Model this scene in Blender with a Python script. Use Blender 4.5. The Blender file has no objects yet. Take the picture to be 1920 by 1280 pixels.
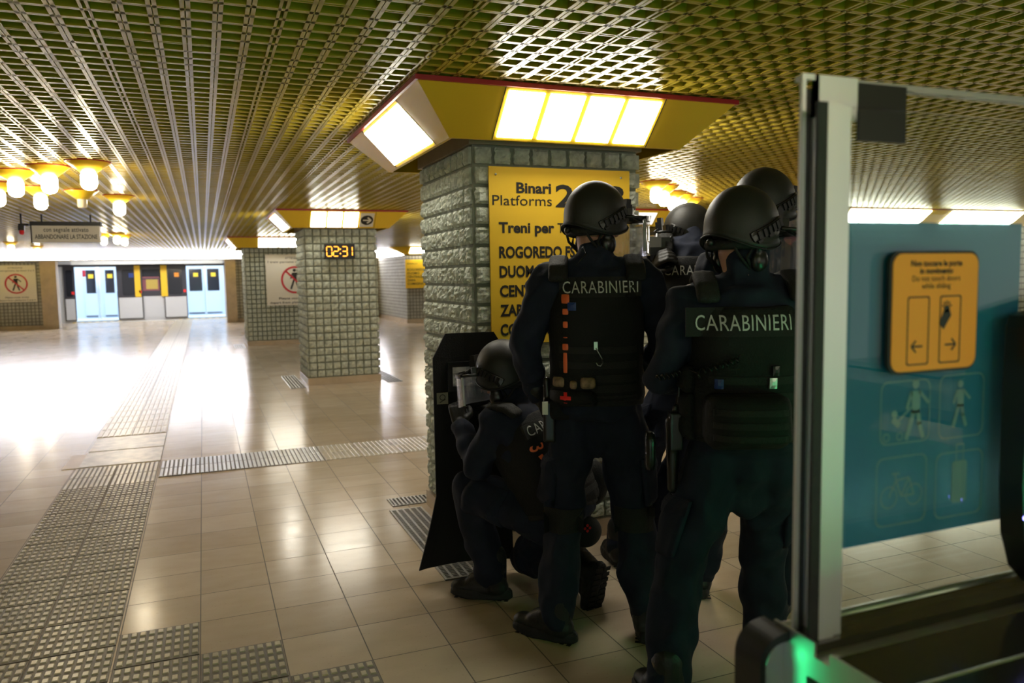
import bpy, bmesh, math, random
from mathutils import Vector, Matrix, noise
from mathutils.bvhtree import BVHTree
random.seed(7)
sc = bpy.context.scene
COL = sc.collection

# ------------------------------------------------------------------ camera, world, exposure
H = 1.5
F = 1450.0
R = Matrix(((0.92874121, -0.0476923, 0.36764821), (-0.37035278, -0.07470909, 0.92588194), (-0.01669078, -0.99606425, -0.08704839)))
cam_data = bpy.data.cameras.new('camera')
cam_data.sensor_width = 36.0
cam_data.lens = F / 1920 * 36
cam_data.clip_start = 0.02
cam_data.dof.use_dof = True
cam_data.dof.focus_distance = 3.2
cam_data.dof.aperture_fstop = 3.2
cam = bpy.data.objects.new('camera', cam_data)
M4 = Matrix(((R[0][0], -R[0][1], -R[0][2], 0), (R[1][0], -R[1][1], -R[1][2], 0), (R[2][0], -R[2][1], -R[2][2], H), (0, 0, 0, 1)))
cam.matrix_world = M4
COL.objects.link(cam)
sc.camera = cam
sc.view_settings.view_transform = 'Standard'
sc.view_settings.look = 'None'
sc.view_settings.gamma = 1
sc.view_settings.use_curve_mapping = False
sc.view_settings.exposure = 0.6
world = bpy.data.worlds.new('world')
sc.world = world
world.use_nodes = True
world.node_tree.nodes['Background'].inputs[0].default_value = (1.0, 0.93, 0.82, 1)
world.node_tree.nodes['Background'].inputs[1].default_value = 0.5
E_DIFF, E_BULB, E_BAND, E_GREEN, E_TRAIN = 14.0, 45.0, 30.0, 9.0, 1.8


def ray(u, v):
    return R @ Vector((u - 960, v - 640, F))


def aty(u, v, y):
    d = ray(u, v)
    return Vector((0, 0, H)) + d * (y / d.y)


def atz(u, v, z=0):
    d = ray(u, v)
    return Vector((0, 0, H)) + d * ((z - H) / d.z)


# ------------------------------------------------------------------ materials
def mat(name, c, rough=0.6, metal=0.0, em=None, st=0.0, spec=0.5, bump=0.0, bscale=40.0, var=0.0, vscale=8.0, alpha=1.0, coat=0.0, stretch=None):
    m = bpy.data.materials.new(name)
    m.use_nodes = True
    nt = m.node_tree
    b = nt.nodes['Principled BSDF']
    b.inputs['Base Color'].default_value = (*c, 1)
    b.inputs['Roughness'].default_value = rough
    b.inputs['Metallic'].default_value = metal
    b.inputs['Specular IOR Level'].default_value = spec
    b.inputs['Coat Weight'].default_value = coat
    b.inputs['Alpha'].default_value = alpha
    if em:
        b.inputs['Emission Color'].default_value = (*em, 1)
        b.inputs['Emission Strength'].default_value = st
    if bump or var:
        tc = nt.nodes.new('ShaderNodeTexCoord')
        src = tc.outputs['Object']
        if stretch:
            mp = nt.nodes.new('ShaderNodeMapping')
            mp.inputs['Scale'].default_value = stretch
            nt.links.new(src, mp.inputs[0])
            src = mp.outputs[0]
    if bump:
        n = nt.nodes.new('ShaderNodeTexNoise')
        n.inputs['Scale'].default_value = bscale
        n.inputs['Detail'].default_value = 6
        nt.links.new(src, n.inputs['Vector'])
        bp = nt.nodes.new('ShaderNodeBump')
        bp.inputs['Strength'].default_value = bump
        bp.inputs['Distance'].default_value = 0.01
        nt.links.new(n.outputs[0], bp.inputs['Height'])
        nt.links.new(bp.outputs[0], b.inputs['Normal'])
    if var:
        n = nt.nodes.new('ShaderNodeTexNoise')
        n.inputs['Scale'].default_value = vscale
        n.inputs['Detail'].default_value = 5
        nt.links.new(src, n.inputs['Vector'])
        cr = nt.nodes.new('ShaderNodeValToRGB')
        cr.color_ramp.elements[0].position = 0.3
        cr.color_ramp.elements[1].position = 0.7
        cr.color_ramp.elements[0].color = (*[x * (1 - var) for x in c], 1)
        cr.color_ramp.elements[1].color = (*[min(1, x * (1 + var)) for x in c], 1)
        nt.links.new(n.outputs[0], cr.inputs[0])
        nt.links.new(cr.outputs[0], b.inputs['Base Color'])
    return m


def glass_mat(name, tint=(0.9, 1, 0.95), gloss=0.12, rough=0.02):
    m = bpy.data.materials.new(name)
    m.use_nodes = True
    nt = m.node_tree
    nt.nodes.clear()
    o = nt.nodes.new('ShaderNodeOutputMaterial')
    t = nt.nodes.new('ShaderNodeBsdfTransparent')
    t.inputs[0].default_value = (*tint, 1)
    g = nt.nodes.new('ShaderNodeBsdfGlossy')
    g.inputs['Roughness'].default_value = rough
    lw = nt.nodes.new('ShaderNodeLayerWeight')
    lw.inputs[0].default_value = 0.5
    pw = nt.nodes.new('ShaderNodeMath')
    pw.operation = 'POWER'
    pw.inputs[1].default_value = 4.0
    nt.links.new(lw.outputs['Facing'], pw.inputs[0])
    mr = nt.nodes.new('ShaderNodeMapRange')
    mr.inputs['To Min'].default_value = gloss
    mr.inputs['To Max'].default_value = 0.85
    nt.links.new(pw.outputs[0], mr.inputs[0])
    mx = nt.nodes.new('ShaderNodeMixShader')
    nt.links.new(mr.outputs[0], mx.inputs[0])
    nt.links.new(t.outputs[0], mx.inputs[1])
    nt.links.new(g.outputs[0], mx.inputs[2])
    nt.links.new(mx.outputs[0], o.inputs[0])
    return m


def film_mat(name, c, opacity, tint=(0.55, 0.85, 0.95), gloss=0.0):
    m = bpy.data.materials.new(name)
    m.use_nodes = True
    nt = m.node_tree
    nt.nodes.clear()
    o = nt.nodes.new('ShaderNodeOutputMaterial')
    t = nt.nodes.new('ShaderNodeBsdfTransparent')
    t.inputs[0].default_value = (*tint, 1)
    d = nt.nodes.new('ShaderNodeBsdfDiffuse')
    d.inputs[0].default_value = (*c, 1)
    mx = nt.nodes.new('ShaderNodeMixShader')
    mx.inputs[0].default_value = opacity
    nt.links.new(t.outputs[0], mx.inputs[1])
    nt.links.new(d.outputs[0], mx.inputs[2])
    res = mx.outputs[0]
    if gloss:
        g = nt.nodes.new('ShaderNodeBsdfGlossy')
        g.inputs['Roughness'].default_value = .08
        m2 = nt.nodes.new('ShaderNodeMixShader')
        m2.inputs[0].default_value = gloss
        nt.links.new(res, m2.inputs[1])
        nt.links.new(g.outputs[0], m2.inputs[2])
        res = m2.outputs[0]
    nt.links.new(res, o.inputs[0])
    return m


def floor_mat():
    m = bpy.data.materials.new('limestone_floor')
    m.use_nodes = True
    nt = m.node_tree
    b = nt.nodes['Principled BSDF']
    L = nt.links.new
    tc = nt.nodes.new('ShaderNodeTexCoord')
    sx = nt.nodes.new('ShaderNodeSeparateXYZ')
    L(tc.outputs['Object'], sx.inputs[0])

    def mth(op, a, bb=None, cc=None):
        n = nt.nodes.new('ShaderNodeMath')
        n.operation = op
        for i, q in enumerate((a, bb, cc)):
            if q is None:
                continue
            if isinstance(q, (int, float)):
                n.inputs[i].default_value = q
            else:
                L(q, n.inputs[i])
        return n.outputs[0]
    masks, ids = [], []
    for k, (p0, pitch) in enumerate(((-0.08, 0.315), (3.56, 0.32))):
        q = mth('DIVIDE', mth('SUBTRACT', sx.outputs[k], p0), pitch)
        ids.append(mth('FLOOR', q))
        fr = mth('FRACT', q)
        d = mth('MINIMUM', fr, mth('SUBTRACT', 1.0, fr))
        masks.append(mth('LESS_THAN', d, 0.0075))
    joint = mth('MAXIMUM', masks[0], masks[1])
    cv = nt.nodes.new('ShaderNodeCombineXYZ')
    L(ids[0], cv.inputs[0])
    L(ids[1], cv.inputs[1])
    wn = nt.nodes.new('ShaderNodeTexWhiteNoise')
    L(cv.outputs[0], wn.inputs[0])
    n1 = nt.nodes.new('ShaderNodeTexNoise')
    n1.inputs['Scale'].default_value = 5
    n1.inputs['Detail'].default_value = 6
    mp = nt.nodes.new('ShaderNodeMapping')
    mp.inputs['Scale'].default_value = (1, 2.2, 1)
    L(tc.outputs['Object'], mp.inputs[0])
    L(mp.outputs[0], n1.inputs[0])
    n2 = nt.nodes.new('ShaderNodeTexNoise')
    n2.inputs['Scale'].default_value = 90
    n2.inputs['Detail'].default_value = 3
    L(tc.outputs['Object'], n2.inputs[0])
    speck = mth('GREATER_THAN', n2.outputs[0], 0.685)
    f = mth('ADD', mth('MULTIPLY', wn.outputs[0], 0.5), mth('MULTIPLY', n1.outputs[0], 0.6))
    cr = nt.nodes.new('ShaderNodeValToRGB')
    cr.color_ramp.elements[0].position = 0.15
    cr.color_ramp.elements[1].position = 0.9
    cr.color_ramp.elements[0].color = (0.45, 0.355, 0.255, 1)
    cr.color_ramp.elements[1].color = (0.59, 0.485, 0.37, 1)
    L(f, cr.inputs[0])

    def mix(fac, a, col):
        n = nt.nodes.new('ShaderNodeMix')
        n.data_type = 'RGBA'
        L(fac, n.inputs[0])
        L(a, n.inputs[6])
        n.inputs[7].default_value = (*col, 1)
        return n.outputs[2]
    c1 = mix(mth('MULTIPLY', speck, 0.35), cr.outputs[0], (0.25, 0.17, 0.1))
    c2 = mix(joint, c1, (0.10, 0.08, 0.06))
    L(c2, b.inputs['Base Color'])
    rr = mth('ADD', 0.13, mth('MULTIPLY', n1.outputs[0], 0.12))
    L(mth('ADD', rr, mth('MULTIPLY', joint, 0.4)), b.inputs['Roughness'])
    b.inputs['Specular IOR Level'].default_value = 0.55
    bp = nt.nodes.new('ShaderNodeBump')
    bp.inputs['Distance'].default_value = 0.002
    bp.inputs['Strength'].default_value = 0.5
    hh = mth('SUBTRACT', mth('MULTIPLY', wn.outputs[0], 0.25), joint)
    L(hh, bp.inputs['Height'])
    L(bp.outputs[0], b.inputs['Normal'])
    return m


MT = dict(
    floor=floor_mat(),
    lattice=mat('yellow_plastic', (0.50, 0.37, 0.035), 0.28, spec=0.6, var=0.12, vscale=1.5, bump=0.04, bscale=30),
    void=mat('dark_void', (0.009, 0.018, 0.007), 0.9),
    block=mat('split_stone_block', (0.52, 0.56, 0.48), 0.85, bump=0.9, bscale=70, var=0.22, vscale=25),
    mortar=mat('mortar', (0.25, 0.27, 0.22), 0.9, bump=0.3, bscale=60),
    mortar_dark=mat('mortar_dark', (0.16, 0.15, 0.13), 0.9),
    block_far=mat('stone_block_grey', (0.42, 0.42, 0.37), 0.85, var=0.15, vscale=6),
    stone=mat('beige_stone', (0.52, 0.42, 0.30), 0.35, var=0.12, vscale=5),
    yellow=mat('yellow_enamel', (0.82, 0.55, 0.03), 0.35, spec=0.4),
    yellow_sign=mat('yellow_sign', (0.86, 0.54, 0.03), 0.42, var=0.04, vscale=2),
    red=mat('red_trim', (0.38, 0.012, 0.015), 0.35),
    diff=mat('diffuser', (0.9, 0.9, 0.85), 0.4, em=(1.0, 0.95, 0.82), st=E_DIFF),
    bulb=mat('bulb_glass', (0.9, 0.9, 0.85), 0.4, em=(1.0, 0.86, 0.62), st=E_BULB),
    bulb_off=mat('bulb_glass_unlit', (0.75, 0.68, 0.5), 0.2),
    band=mat('light_band', (0.9, 0.9, 0.9), 0.4, em=(0.95, 0.93, 1.0), st=E_BAND),
    lit_white=mat('backlit_white', (0.8, 0.8, 0.78), 0.4, em=(1.0, 0.97, 0.9), st=0.7),
    plat=mat('platform_diffuser', (0.9, 0.9, 0.9), 0.4, em=(0.95, 0.96, 1.0), st=9.0),
    black=mat('black_paint', (0.012, 0.012, 0.012), 0.4),
    ink=mat('black_ink', (0.015, 0.014, 0.012), 0.5),
    ink_red=mat('red_ink', (0.62, 0.03, 0.05), 0.5),
    white=mat('white_panel', (0.78, 0.77, 0.72), 0.45),
    cream=mat('cream_sign', (0.80, 0.76, 0.66), 0.45),
    steel=mat('brushed_steel', (0.42, 0.41, 0.38), 0.3, metal=1.0, bump=0.1, bscale=20, stretch=(1, 30, 1)),
    steel_dark=mat('dark_slot', (0.02, 0.018, 0.015), 0.8),
    alu=mat('aluminium', (0.82, 0.82, 0.85), 0.38, metal=0.7),
    tact_base=mat('tactile_base', (0.13, 0.11, 0.085), 0.5),
    tact_top=mat('tactile_top', (0.48, 0.42, 0.30), 0.28, var=0.2, vscale=6),
    worn=mat('worn_plate', (0.55, 0.50, 0.40), 0.3, var=0.3, vscale=10),
    led_amber=mat('amber_led', (0.3, 0.1, 0), 0.4, em=(1.0, 0.33, 0.03), st=3.0),
    led_green=mat('green_led', (0.0, 0.3, 0.1), 0.4, em=(0.04, 1.0, 0.32), st=E_GREEN),
    led_green_dim=mat('green_digit', (0.0, 0.3, 0.1), 0.4, em=(0.05, 1.0, 0.3), st=1.2),
    led_green_fill=mat('green_fill_panel', (0.0, 0.3, 0.1), 0.4, em=(0.2, 1.0, 0.15), st=15.0),  # glow of the added gates, tints ceiling and column box green
    led_blue=mat('blue_led', (0.0, 0.0, 0.3), 0.4, em=(0.2, 0.2, 1.0), st=7.0),
    uniform=mat('navy_uniform_cloth', (0.014, 0.018, 0.034), 0.82, spec=0.25, bump=0.5, bscale=14, var=0.25, vscale=9),
    vest=mat('black_nylon', (0.011, 0.011, 0.011), 0.75, spec=0.3, bump=0.35, bscale=160),
    web=mat('black_webbing', (0.016, 0.016, 0.015), 0.7, spec=0.35, bump=0.4, bscale=220),
    helmet=mat('matt_black_helmet', (0.022, 0.022, 0.020), 0.5, spec=0.45, bump=0.12, bscale=300),
    plastic=mat('black_plastic', (0.012, 0.012, 0.012), 0.3),
    rubber=mat('black_rubber', (0.012, 0.012, 0.013), 0.65, bump=0.3, bscale=60),
    leather=mat('black_boot', (0.012, 0.012, 0.013), 0.5, bump=0.3, bscale=50),
    glove=mat('black_glove', (0.012, 0.012, 0.012), 0.5, bump=0.3, bscale=70),
    skin=mat('skin', (0.52, 0.25, 0.17), 0.5, var=0.08, vscale=18),
    hair=mat('short_dark_hair', (0.02, 0.014, 0.01), 0.8, bump=0.5, bscale=200),
    letter=mat('grey_reflective_lettering', (0.62, 0.63, 0.62), 0.5, var=0.1, vscale=60),
    orange=mat('fluorescent_orange', (1.0, 0.19, 0.06), 0.5),
    redpatch=mat('red_patch', (0.95, 0.03, 0.03), 0.6),
    bluetab=mat('blue_plastic_tab', (0.02, 0.05, 0.22), 0.4),
    camo=mat('camouflage_cloth', (0.30, 0.20, 0.13), 0.8, var=0.5, vscale=40),
    visor=film_mat('visor_plastic', (0.75, 0.77, 0.85), 0.22, (.95, .96, 1), .25),
    glass=glass_mat('gate_glass', (0.96, 0.99, 0.97), 0.035, 0.01),
    pane=mat('dark_window', (0.02, 0.022, 0.03), 0.08),
    film=film_mat('blue_film', (0.025, 0.17, 0.31), 0.78),
    film_line=mat('pale_film_line', (0.13, 0.24, 0.26), 0.5),
    orange_sign=mat('orange_sign_face', (0.90, 0.31, 0.03), 0.5),
    train_white=mat('train_white', (0.62, 0.62, 0.64), 0.35),
    train_dark=mat('train_dark', (0.05, 0.05, 0.065), 0.3),
    train_blue=mat('train_interior', (0.60, 0.72, 0.85), 0.5),
    train_lamp=mat('train_lamp', (1, 1, 1), 0.5, em=(0.85, 0.93, 1.0), st=E_TRAIN),
    hazard=mat('hazard_yellow', (0.75, 0.55, 0.1), 0.5),
    mirror_dark=mat('dark_glossy_lid', (0.035, 0.034, 0.025), 0.12, spec=0.8, metal=0.3),
    steel_sat=mat('satin_steel', (0.55, 0.56, 0.54), 0.35, metal=0.85),
    wallpaint=mat('plain_wall', (0.45, 0.42, 0.36), 0.7),
)


# ------------------------------------------------------------------ mesh helpers
class MB:
    def __init__(s):
        s.v, s.f, s.mi, s.sm = [], [], [], []

    def add(s, vs, fs, mi=0, sm=False):
        o = len(s.v)
        s.v += [tuple(p) for p in vs]
        for f in fs:
            s.f.append([o + i for i in f])
            s.mi.append(mi)
            s.sm.append(sm)

    def box(s, x0, x1, y0, y1, z0, z1, mi=0):
        s.add([(x0, y0, z0), (x1, y0, z0), (x1, y1, z0), (x0, y1, z0), (x0, y0, z1), (x1, y0, z1), (x1, y1, z1), (x0, y1, z1)],
              [(0, 3, 2, 1), (4, 5, 6, 7), (0, 1, 5, 4), (1, 2, 6, 5), (2, 3, 7, 6), (3, 0, 4, 7)], mi)

    def obox(s, c, u, v, w, a, b, d, mi=0):
        c, u, v, w = Vector(c), Vector(u) * a / 2, Vector(v) * b / 2, Vector(w) * d / 2
        P = [c - u - v - w, c + u - v - w, c + u + v - w, c - u + v - w, c - u - v + w, c + u - v + w, c + u + v + w, c - u + v + w]
        s.add(P, [(0, 3, 2, 1), (4, 5, 6, 7), (0, 1, 5, 4), (1, 2, 6, 5), (2, 3, 7, 6), (3, 0, 4, 7)], mi)

    def rings(s, rs, mi=0, sm=True, cap=True, closed=False):
        n = len(rs[0])
        fs = []
        for k in range(len(rs) - 1 + (1 if closed else 0)):
            a, b = k * n, ((k + 1) % len(rs)) * n
            for i in range(n):
                j = (i + 1) % n
                fs.append((a + i, a + j, b + j, b + i))
        if cap and not closed:
            fs.append(tuple(range(n - 1, -1, -1)))
            fs.append(tuple((len(rs) - 1) * n + i for i in range(n)))
        s.add([p for r in rs for p in r], fs, mi, sm)

    def tube(s, pts, r, n=8, mi=0):
        pts = [Vector(p) for p in pts]
        rs = []
        for i, p in enumerate(pts):
            t = (pts[min(i + 1, len(pts) - 1)] - pts[max(i - 1, 0)]).normalized()
            a = t.cross(Vector((0, 0, 1)))
            if a.length < 0.1:
                a = t.cross(Vector((0, 1, 0)))
            a.normalize()
            b = t.cross(a)
            rr = r[i] if isinstance(r, (list, tuple)) else r
            rs.append([p + (a * math.cos(q) + b * math.sin(q)) * rr for q in [2 * math.pi * k / n for k in range(n)]])
        s.rings(rs, mi)

    def lathe(s, c, prof, n=24, mi=0):
        c = Vector(c)
        s.rings([[c + Vector((r * math.cos(2 * math.pi * k / n), r * math.sin(2 * math.pi * k / n), z)) for k in range(n)] for r, z in prof], mi)

    def prism(s, poly, o, u, v, w, mi=0):
        o, u, v, w = Vector(o), Vector(u), Vector(v), Vector(w)
        a = [o + u * p[0] + v * p[1] for p in poly]
        s.add(a + [p + w for p in a], [tuple(range(len(a) - 1, -1, -1)), tuple(range(len(a), 2 * len(a)))] + [(i, (i + 1) % len(a), len(a) + (i + 1) % len(a), len(a) + i) for i in range(len(a))], mi)

    def build(s, name, mats, parent=None, loc=None, **pr):
        me = bpy.data.meshes.new(name)
        me.from_pydata(s.v, [], s.f)
        if not isinstance(mats, (list, tuple)):
            mats = [mats]
        for m in mats:
            me.materials.append(m)
        me.polygons.foreach_set('material_index', s.mi)
        me.polygons.foreach_set('use_smooth', s.sm)
        me.update()
        o = bpy.data.objects.new(name, me)
        COL.objects.link(o)
        if parent:
            o.parent = parent
        if loc:
            o.location = loc
        for k, x in pr.items():
            o[k] = x
        return o


def tag(o, label, cat, group=None):
    o['label'] = label
    o['category'] = cat
    if group:
        o['group'] = group
    return o


def thing(name, label, cat, loc=(0, 0, 0), rz=0.0, group=None):
    o = bpy.data.objects.new(name, None)
    o.empty_display_size = 0.1
    COL.objects.link(o)
    o.location = loc
    o.rotation_euler = (0, 0, rz)
    return tag(o, label, cat, group)


def rounded(w, h, r, n=5):
    P = []
    for cx, cy, a0 in ((w / 2 - r, h / 2 - r, 0), (-w / 2 + r, h / 2 - r, 90), (-w / 2 + r, -h / 2 + r, 180), (w / 2 - r, -h / 2 + r, 270)):
        for k in range(n + 1):
            a = math.radians(a0 + 90 * k / n)
            P.append((cx + r * math.cos(a), cy + r * math.sin(a)))
    return P


def text_mesh(s, size=1.0, bold=0.0, align='LEFT', track=1.0, shear=0.0):
    cu = bpy.data.curves.new('t', 'FONT')
    cu.body = s
    cu.size = size
    cu.offset = bold
    cu.align_x = align
    cu.space_character = track
    cu.shear = shear
    cu.resolution_u = 3
    o = bpy.data.objects.new('t', cu)
    COL.objects.link(o)
    bpy.context.view_layer.update()
    dg = bpy.context.evaluated_depsgraph_get()
    me = o.evaluated_get(dg).to_mesh()
    vs = [(p.co.x, p.co.y) for p in me.vertices]
    fs = [tuple(p.vertices) for p in me.polygons]
    o.evaluated_get(dg).to_mesh_clear()
    bpy.data.objects.remove(o)
    bpy.data.curves.remove(cu)
    return vs, fs


class Flat:
    """flat drawing placed on a plane (o, u, v) raised by eps along n"""
    def __init__(s, o, u, v, n, eps=0.0015):
        s.o, s.u, s.v, s.n, s.eps = Vector(o), Vector(u), Vector(v), Vector(n), eps
        s.mb = MB()

    def P(s, x, y, k=1.0):
        return s.o + s.u * x + s.v * y + s.n * s.eps * k

    def poly(s, pts, mi=0, k=1.0):
        s.mb.add([s.P(x, y, k) for x, y in pts], [tuple(range(len(pts)))], mi)

    def line(s, a, b, w, mi=0, k=1.0):
        a, b = Vector(a), Vector(b)
        d = (b - a).normalized()
        n = Vector((-d.y, d.x)) * w / 2
        s.poly([a - n, b - n, b + n, a + n], mi, k)

    def disc(s, c, r, mi=0, k=1.0, n=24):
        s.poly([(c[0] + r * math.cos(2 * math.pi * i / n), c[1] + r * math.sin(2 * math.pi * i / n)) for i in range(n)], mi, k)

    def loop(s, pts, w, mi=0, k=1.0):
        cx = sum(p[0] for p in pts) / len(pts)
        cy = sum(p[1] for p in pts) / len(pts)
        n = len(pts)
        mx = max(abs(p[0] - cx) for p in pts)
        my = max(abs(p[1] - cy) for p in pts)
        q = [(cx + (p[0] - cx) * (1 - w / mx), cy + (p[1] - cy) * (1 - w / my)) for p in pts]
        s.mb.add([s.P(*p, k) for p in pts] + [s.P(*p, k) for p in q], [(i, (i + 1) % n, n + (i + 1) % n, n + i) for i in range(n)], mi)

    def ring(s, c, r, w, mi=0, k=1.0, n=32):
        s.loop([(c[0] + r * math.cos(2 * math.pi * i / n), c[1] + r * math.sin(2 * math.pi * i / n)) for i in range(n)], w, mi, k)

    def text(s, t, x, y, size, bold=0.0, align='LEFT', mi=0, k=1.0, width=None, shear=0.0, track=1.0):
        vs, fs = text_mesh(t, size, bold, align, track, shear)
        if width:
            xs = [p[0] for p in vs]
            w0 = max(xs) - min(xs)
            x0 = min(xs) if align == 'LEFT' else (max(xs) if align == 'RIGHT' else (max(xs) + min(xs)) / 2)
            vs = [((p[0] - x0) * width / w0, p[1]) for p in vs]
        s.mb.add([s.P(x + p[0], y + p[1], k) for p in vs], fs, mi)

    def walker(s, c, h, mi=0, k=1.0):
        x, y = c
        q = h
        s.disc((x - .02 * q, y + .42 * q), .075 * q, mi, k)
        s.poly([(x - .12 * q, y + .31 * q), (x + .09 * q, y + .31 * q), (x + .08 * q, y - .05 * q), (x - .08 * q, y - .05 * q)], mi, k)
        s.line((x + .06 * q, y + .3 * q), (x + .27 * q, y + .1 * q), .06 * q, mi, k)
        s.line((x - .1 * q, y + .3 * q), (x - .2 * q, y + .03 * q), .06 * q, mi, k)
        s.line((x - .04 * q, y), (x - .2 * q, y - .46 * q), .085 * q, mi, k)
        s.line((x + .04 * q, y), (x + .08 * q, y - .24 * q), .085 * q, mi, k)
        s.line((x + .07 * q, y - .2 * q), (x + .17 * q, y - .46 * q), .08 * q, mi, k)


X, Y, Z = Vector((1, 0, 0)), Vector((0, 1, 0)), Vector((0, 0, 1))


# ------------------------------------------------------------------ the setting
mb = MB()
mb.add([(-16, -8, 0), (18, -8, 0), (18, 31.62, 0), (-16, 31.62, 0), (-16, -8, -.3), (18, -8, -.3), (18, 31.62, -.3), (-16, 31.62, -.3)],
       [(0, 1, 2, 3), (7, 6, 5, 4), (0, 4, 5, 1), (1, 5, 6, 2), (2, 6, 7, 3), (3, 7, 4, 0)])
mb.build('floor', MT['floor'], kind='structure')

ZC = 2.4
PC = 0.1027
mb = MB()
x0c, y0c = -0.32, 3.30


def bars(lo, hi, p0, along):
    k0 = int(math.floor((lo - p0) / PC))
    k1 = int(math.ceil((hi - p0) / PC))
    for k in range(k0, k1 + 1):
        c = p0 + k * PC
        g = 0.006 if k % 6 == 0 else (0.002 if along == 'y' else 0.0012)
        for s in (-1, 1):
            a, b = sorted((c + s * g, c + s * (0.0165 if along == 'y' else 0.0115)))
            t = 0.006
            # trapezium section: narrower at the top
            if along == 'y':
                y0, y1 = -7.9, 27.9
                vs = [(a, y0, ZC), (b, y0, ZC), (b - (t if s > 0 else 0), y0, ZC + .036), (a + (t if s < 0 else 0), y0, ZC + .036)]
                vs += [(q[0], y1, q[2]) for q in vs]
            else:
                xa, xb = -15.9, 17.9
                vs = [(xa, a, ZC), (xa, b, ZC), (xa, b - (t if s > 0 else 0), ZC + .036), (xa, a + (t if s < 0 else 0), ZC + .036)]
                vs += [(xb, q[1], q[2]) for q in vs]
            mb.add(vs, [(0, 1, 2, 3), (4, 7, 6, 5), (0, 4, 5, 1), (1, 5, 6, 2), (2, 6, 7, 3), (3, 7, 4, 0)])


bars(-15.9, 17.9, x0c, 'y')
bars(-7.9, 27.85, y0c, 'x')
mb.build('ceiling', MT['lattice'], kind='structure')
mb = MB()
mb.box(-16, 18, -8, 36, 3.0, 3.15)
mb.build('ceiling', MT['void'], kind='structure')


def blocks(mb, o, u, v, n, W, Hh, pitch, sub=1, gap=0.02, dep=0.03, jit=0.0, gapv=None):
    """a field of square split-face stone blocks on a face; o lower corner, u along, v up, n outward"""
    o, u, v, n = Vector(o), Vector(u), Vector(v), Vector(n)
    nx, nz = max(1, round(W / pitch)), max(1, round(Hh / pitch))
    pu, pv = W / nx, Hh / nz
    for i in range(nx):
        for j in range(nz):
            d = dep * (1 + random.uniform(-.15, .15))
            a0, a1 = i * pu + gap / 2, (i + 1) * pu - gap / 2
            gv = gap if gapv is None else gapv
            b0, b1 = j * pv + gv / 2, (j + 1) * pv - gv / 2
            if sub <= 1:
                P = [o + u * a + v * b for a, b in ((a0, b0), (a1, b0), (a1, b1), (a0, b1))]
                Q = [o + u * a + v * b + n * d for a, b in ((a0 + .003, b0 + .003), (a1 - .003, b0 + .003), (a1 - .003, b1 - .003), (a0 + .003, b1 - .003))]
                mb.add(P + Q, [(4, 5, 6, 7), (0, 1, 5, 4), (1, 2, 6, 5), (2, 3, 7, 6), (3, 0, 4, 7)])
            else:
                m = sub
                vs, fs = [], []
                for q in range(m + 1):
                    for p in range(m + 1):
                        a, b = a0 + (a1 - a0) * p / m, b0 + (b1 - b0) * q / m
                        edge = p in (0, m) or q in (0, m)
                        P = o + u * a + v * b
                        nz_ = noise.noise(P * 45) * jit * 1.3 + noise.noise(P * 110) * jit * .7
                        if edge:
                            P += u * (noise.noise(P * 60 + Vector((9, 0, 0))) * .008) + v * (noise.noise(P * 60) * .003)
                            h = 0.62 * d + nz_ * .5
                        else:
                            h = d + nz_
                        vs.append(P + n * h)
                for q in range(m):
                    for p in range(m):
                        k = q * (m + 1) + p
                        fs.append((k, k + 1, k + m + 2, k + m + 1))
                # skirt
                rim = [p for p in range(m + 1)] + [(q + 1) * (m + 1) + m for q in range(m)] + [m * (m + 1) + p for p in range(m - 1, -1, -1)] + [q * (m + 1) for q in range(m - 1, 0, -1)]
                base = len(vs)
                for k in rim:
                    P = vs[k]
                    hgt = (P - o).dot(n)
                    vs.append(P - n * (hgt + .001))
                L = len(rim)
                for k in range(L):
                    fs.append((rim[k], base + k, base + (k + 1) % L, rim[(k + 1) % L]))
                mb.add(vs, fs)


def column(x0, x1, y0, y1, label, sub=1, faces='fl', ztop=2.165, zb=0.105, group='square stone-block columns of the hall'):
    t = thing('column', label, 'column', ((x0 + x1) / 2, (y0 + y1) / 2, 0), group=None)
    ox, oy = (x0 + x1) / 2, (y0 + y1) / 2
    w, d = (x1 - x0) / 2, (y1 - y0) / 2
    core = MB()
    i = 0.03
    core.box(-w + i, w - i, -d + i, d - i, 0.0, 2.8)
    core.build('core', MT['mortar'], t)
    m = MB()
    jit = 0.0075 if sub > 1 else 0
    H_ = ztop - zb
    blocks(m, (-w + i, -d + i, zb), X, Z, -Y, 2 * (w - i), H_, .103, sub, jit=jit)
    blocks(m, (-w + i, d - i, zb), -Y, Z, -X, 2 * (d - i), H_, .103, sub, gap=.024, gapv=.018, dep=.024, jit=jit * 1.2)
    blocks(m, (w - i, -d + i, zb), Y, Z, X, 2 * (d - i), H_, .103, 1)
    blocks(m, (w - i, d - i, zb), -X, Z, Y, 2 * (w - i), H_, .103, 1)
    m.build('block_cladding', MT['block'] if sub > 1 else MT['block'], t)
    p = MB()
    e = .006
    p.box(-w + e, w - e, -d + e, d - e, 0, zb - .005)
    p.build('stone_plinth', MT['stone'], t)
    c = MB()
    c.box(-w + .006, w - .006, -d + .006, d - .006, ztop + .003, 2.42)
    c.build('collar', MT['stone'], t)
    return t


column(1.292, 2.322, 3.814, 4.844, 'large grey stone-block column carrying the yellow platform sign behind the officers', sub=6)
column(1.292, 2.322, 10.95, 11.98, 'grey stone-block column with the orange digital clock on it', sub=3)
column(0.86, 2.32, 18.15, 19.4, 'stone-block column behind the clock column, carrying a no-walking poster')
column(5.245, 6.275, 10.1, 11.1, 'stone-block column beyond the officers under a yellow light box with a white text panel')
column(1.292, 2.322, -4.4, -3.37, 'stone-block column on the camera side of the ticket gates')


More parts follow.
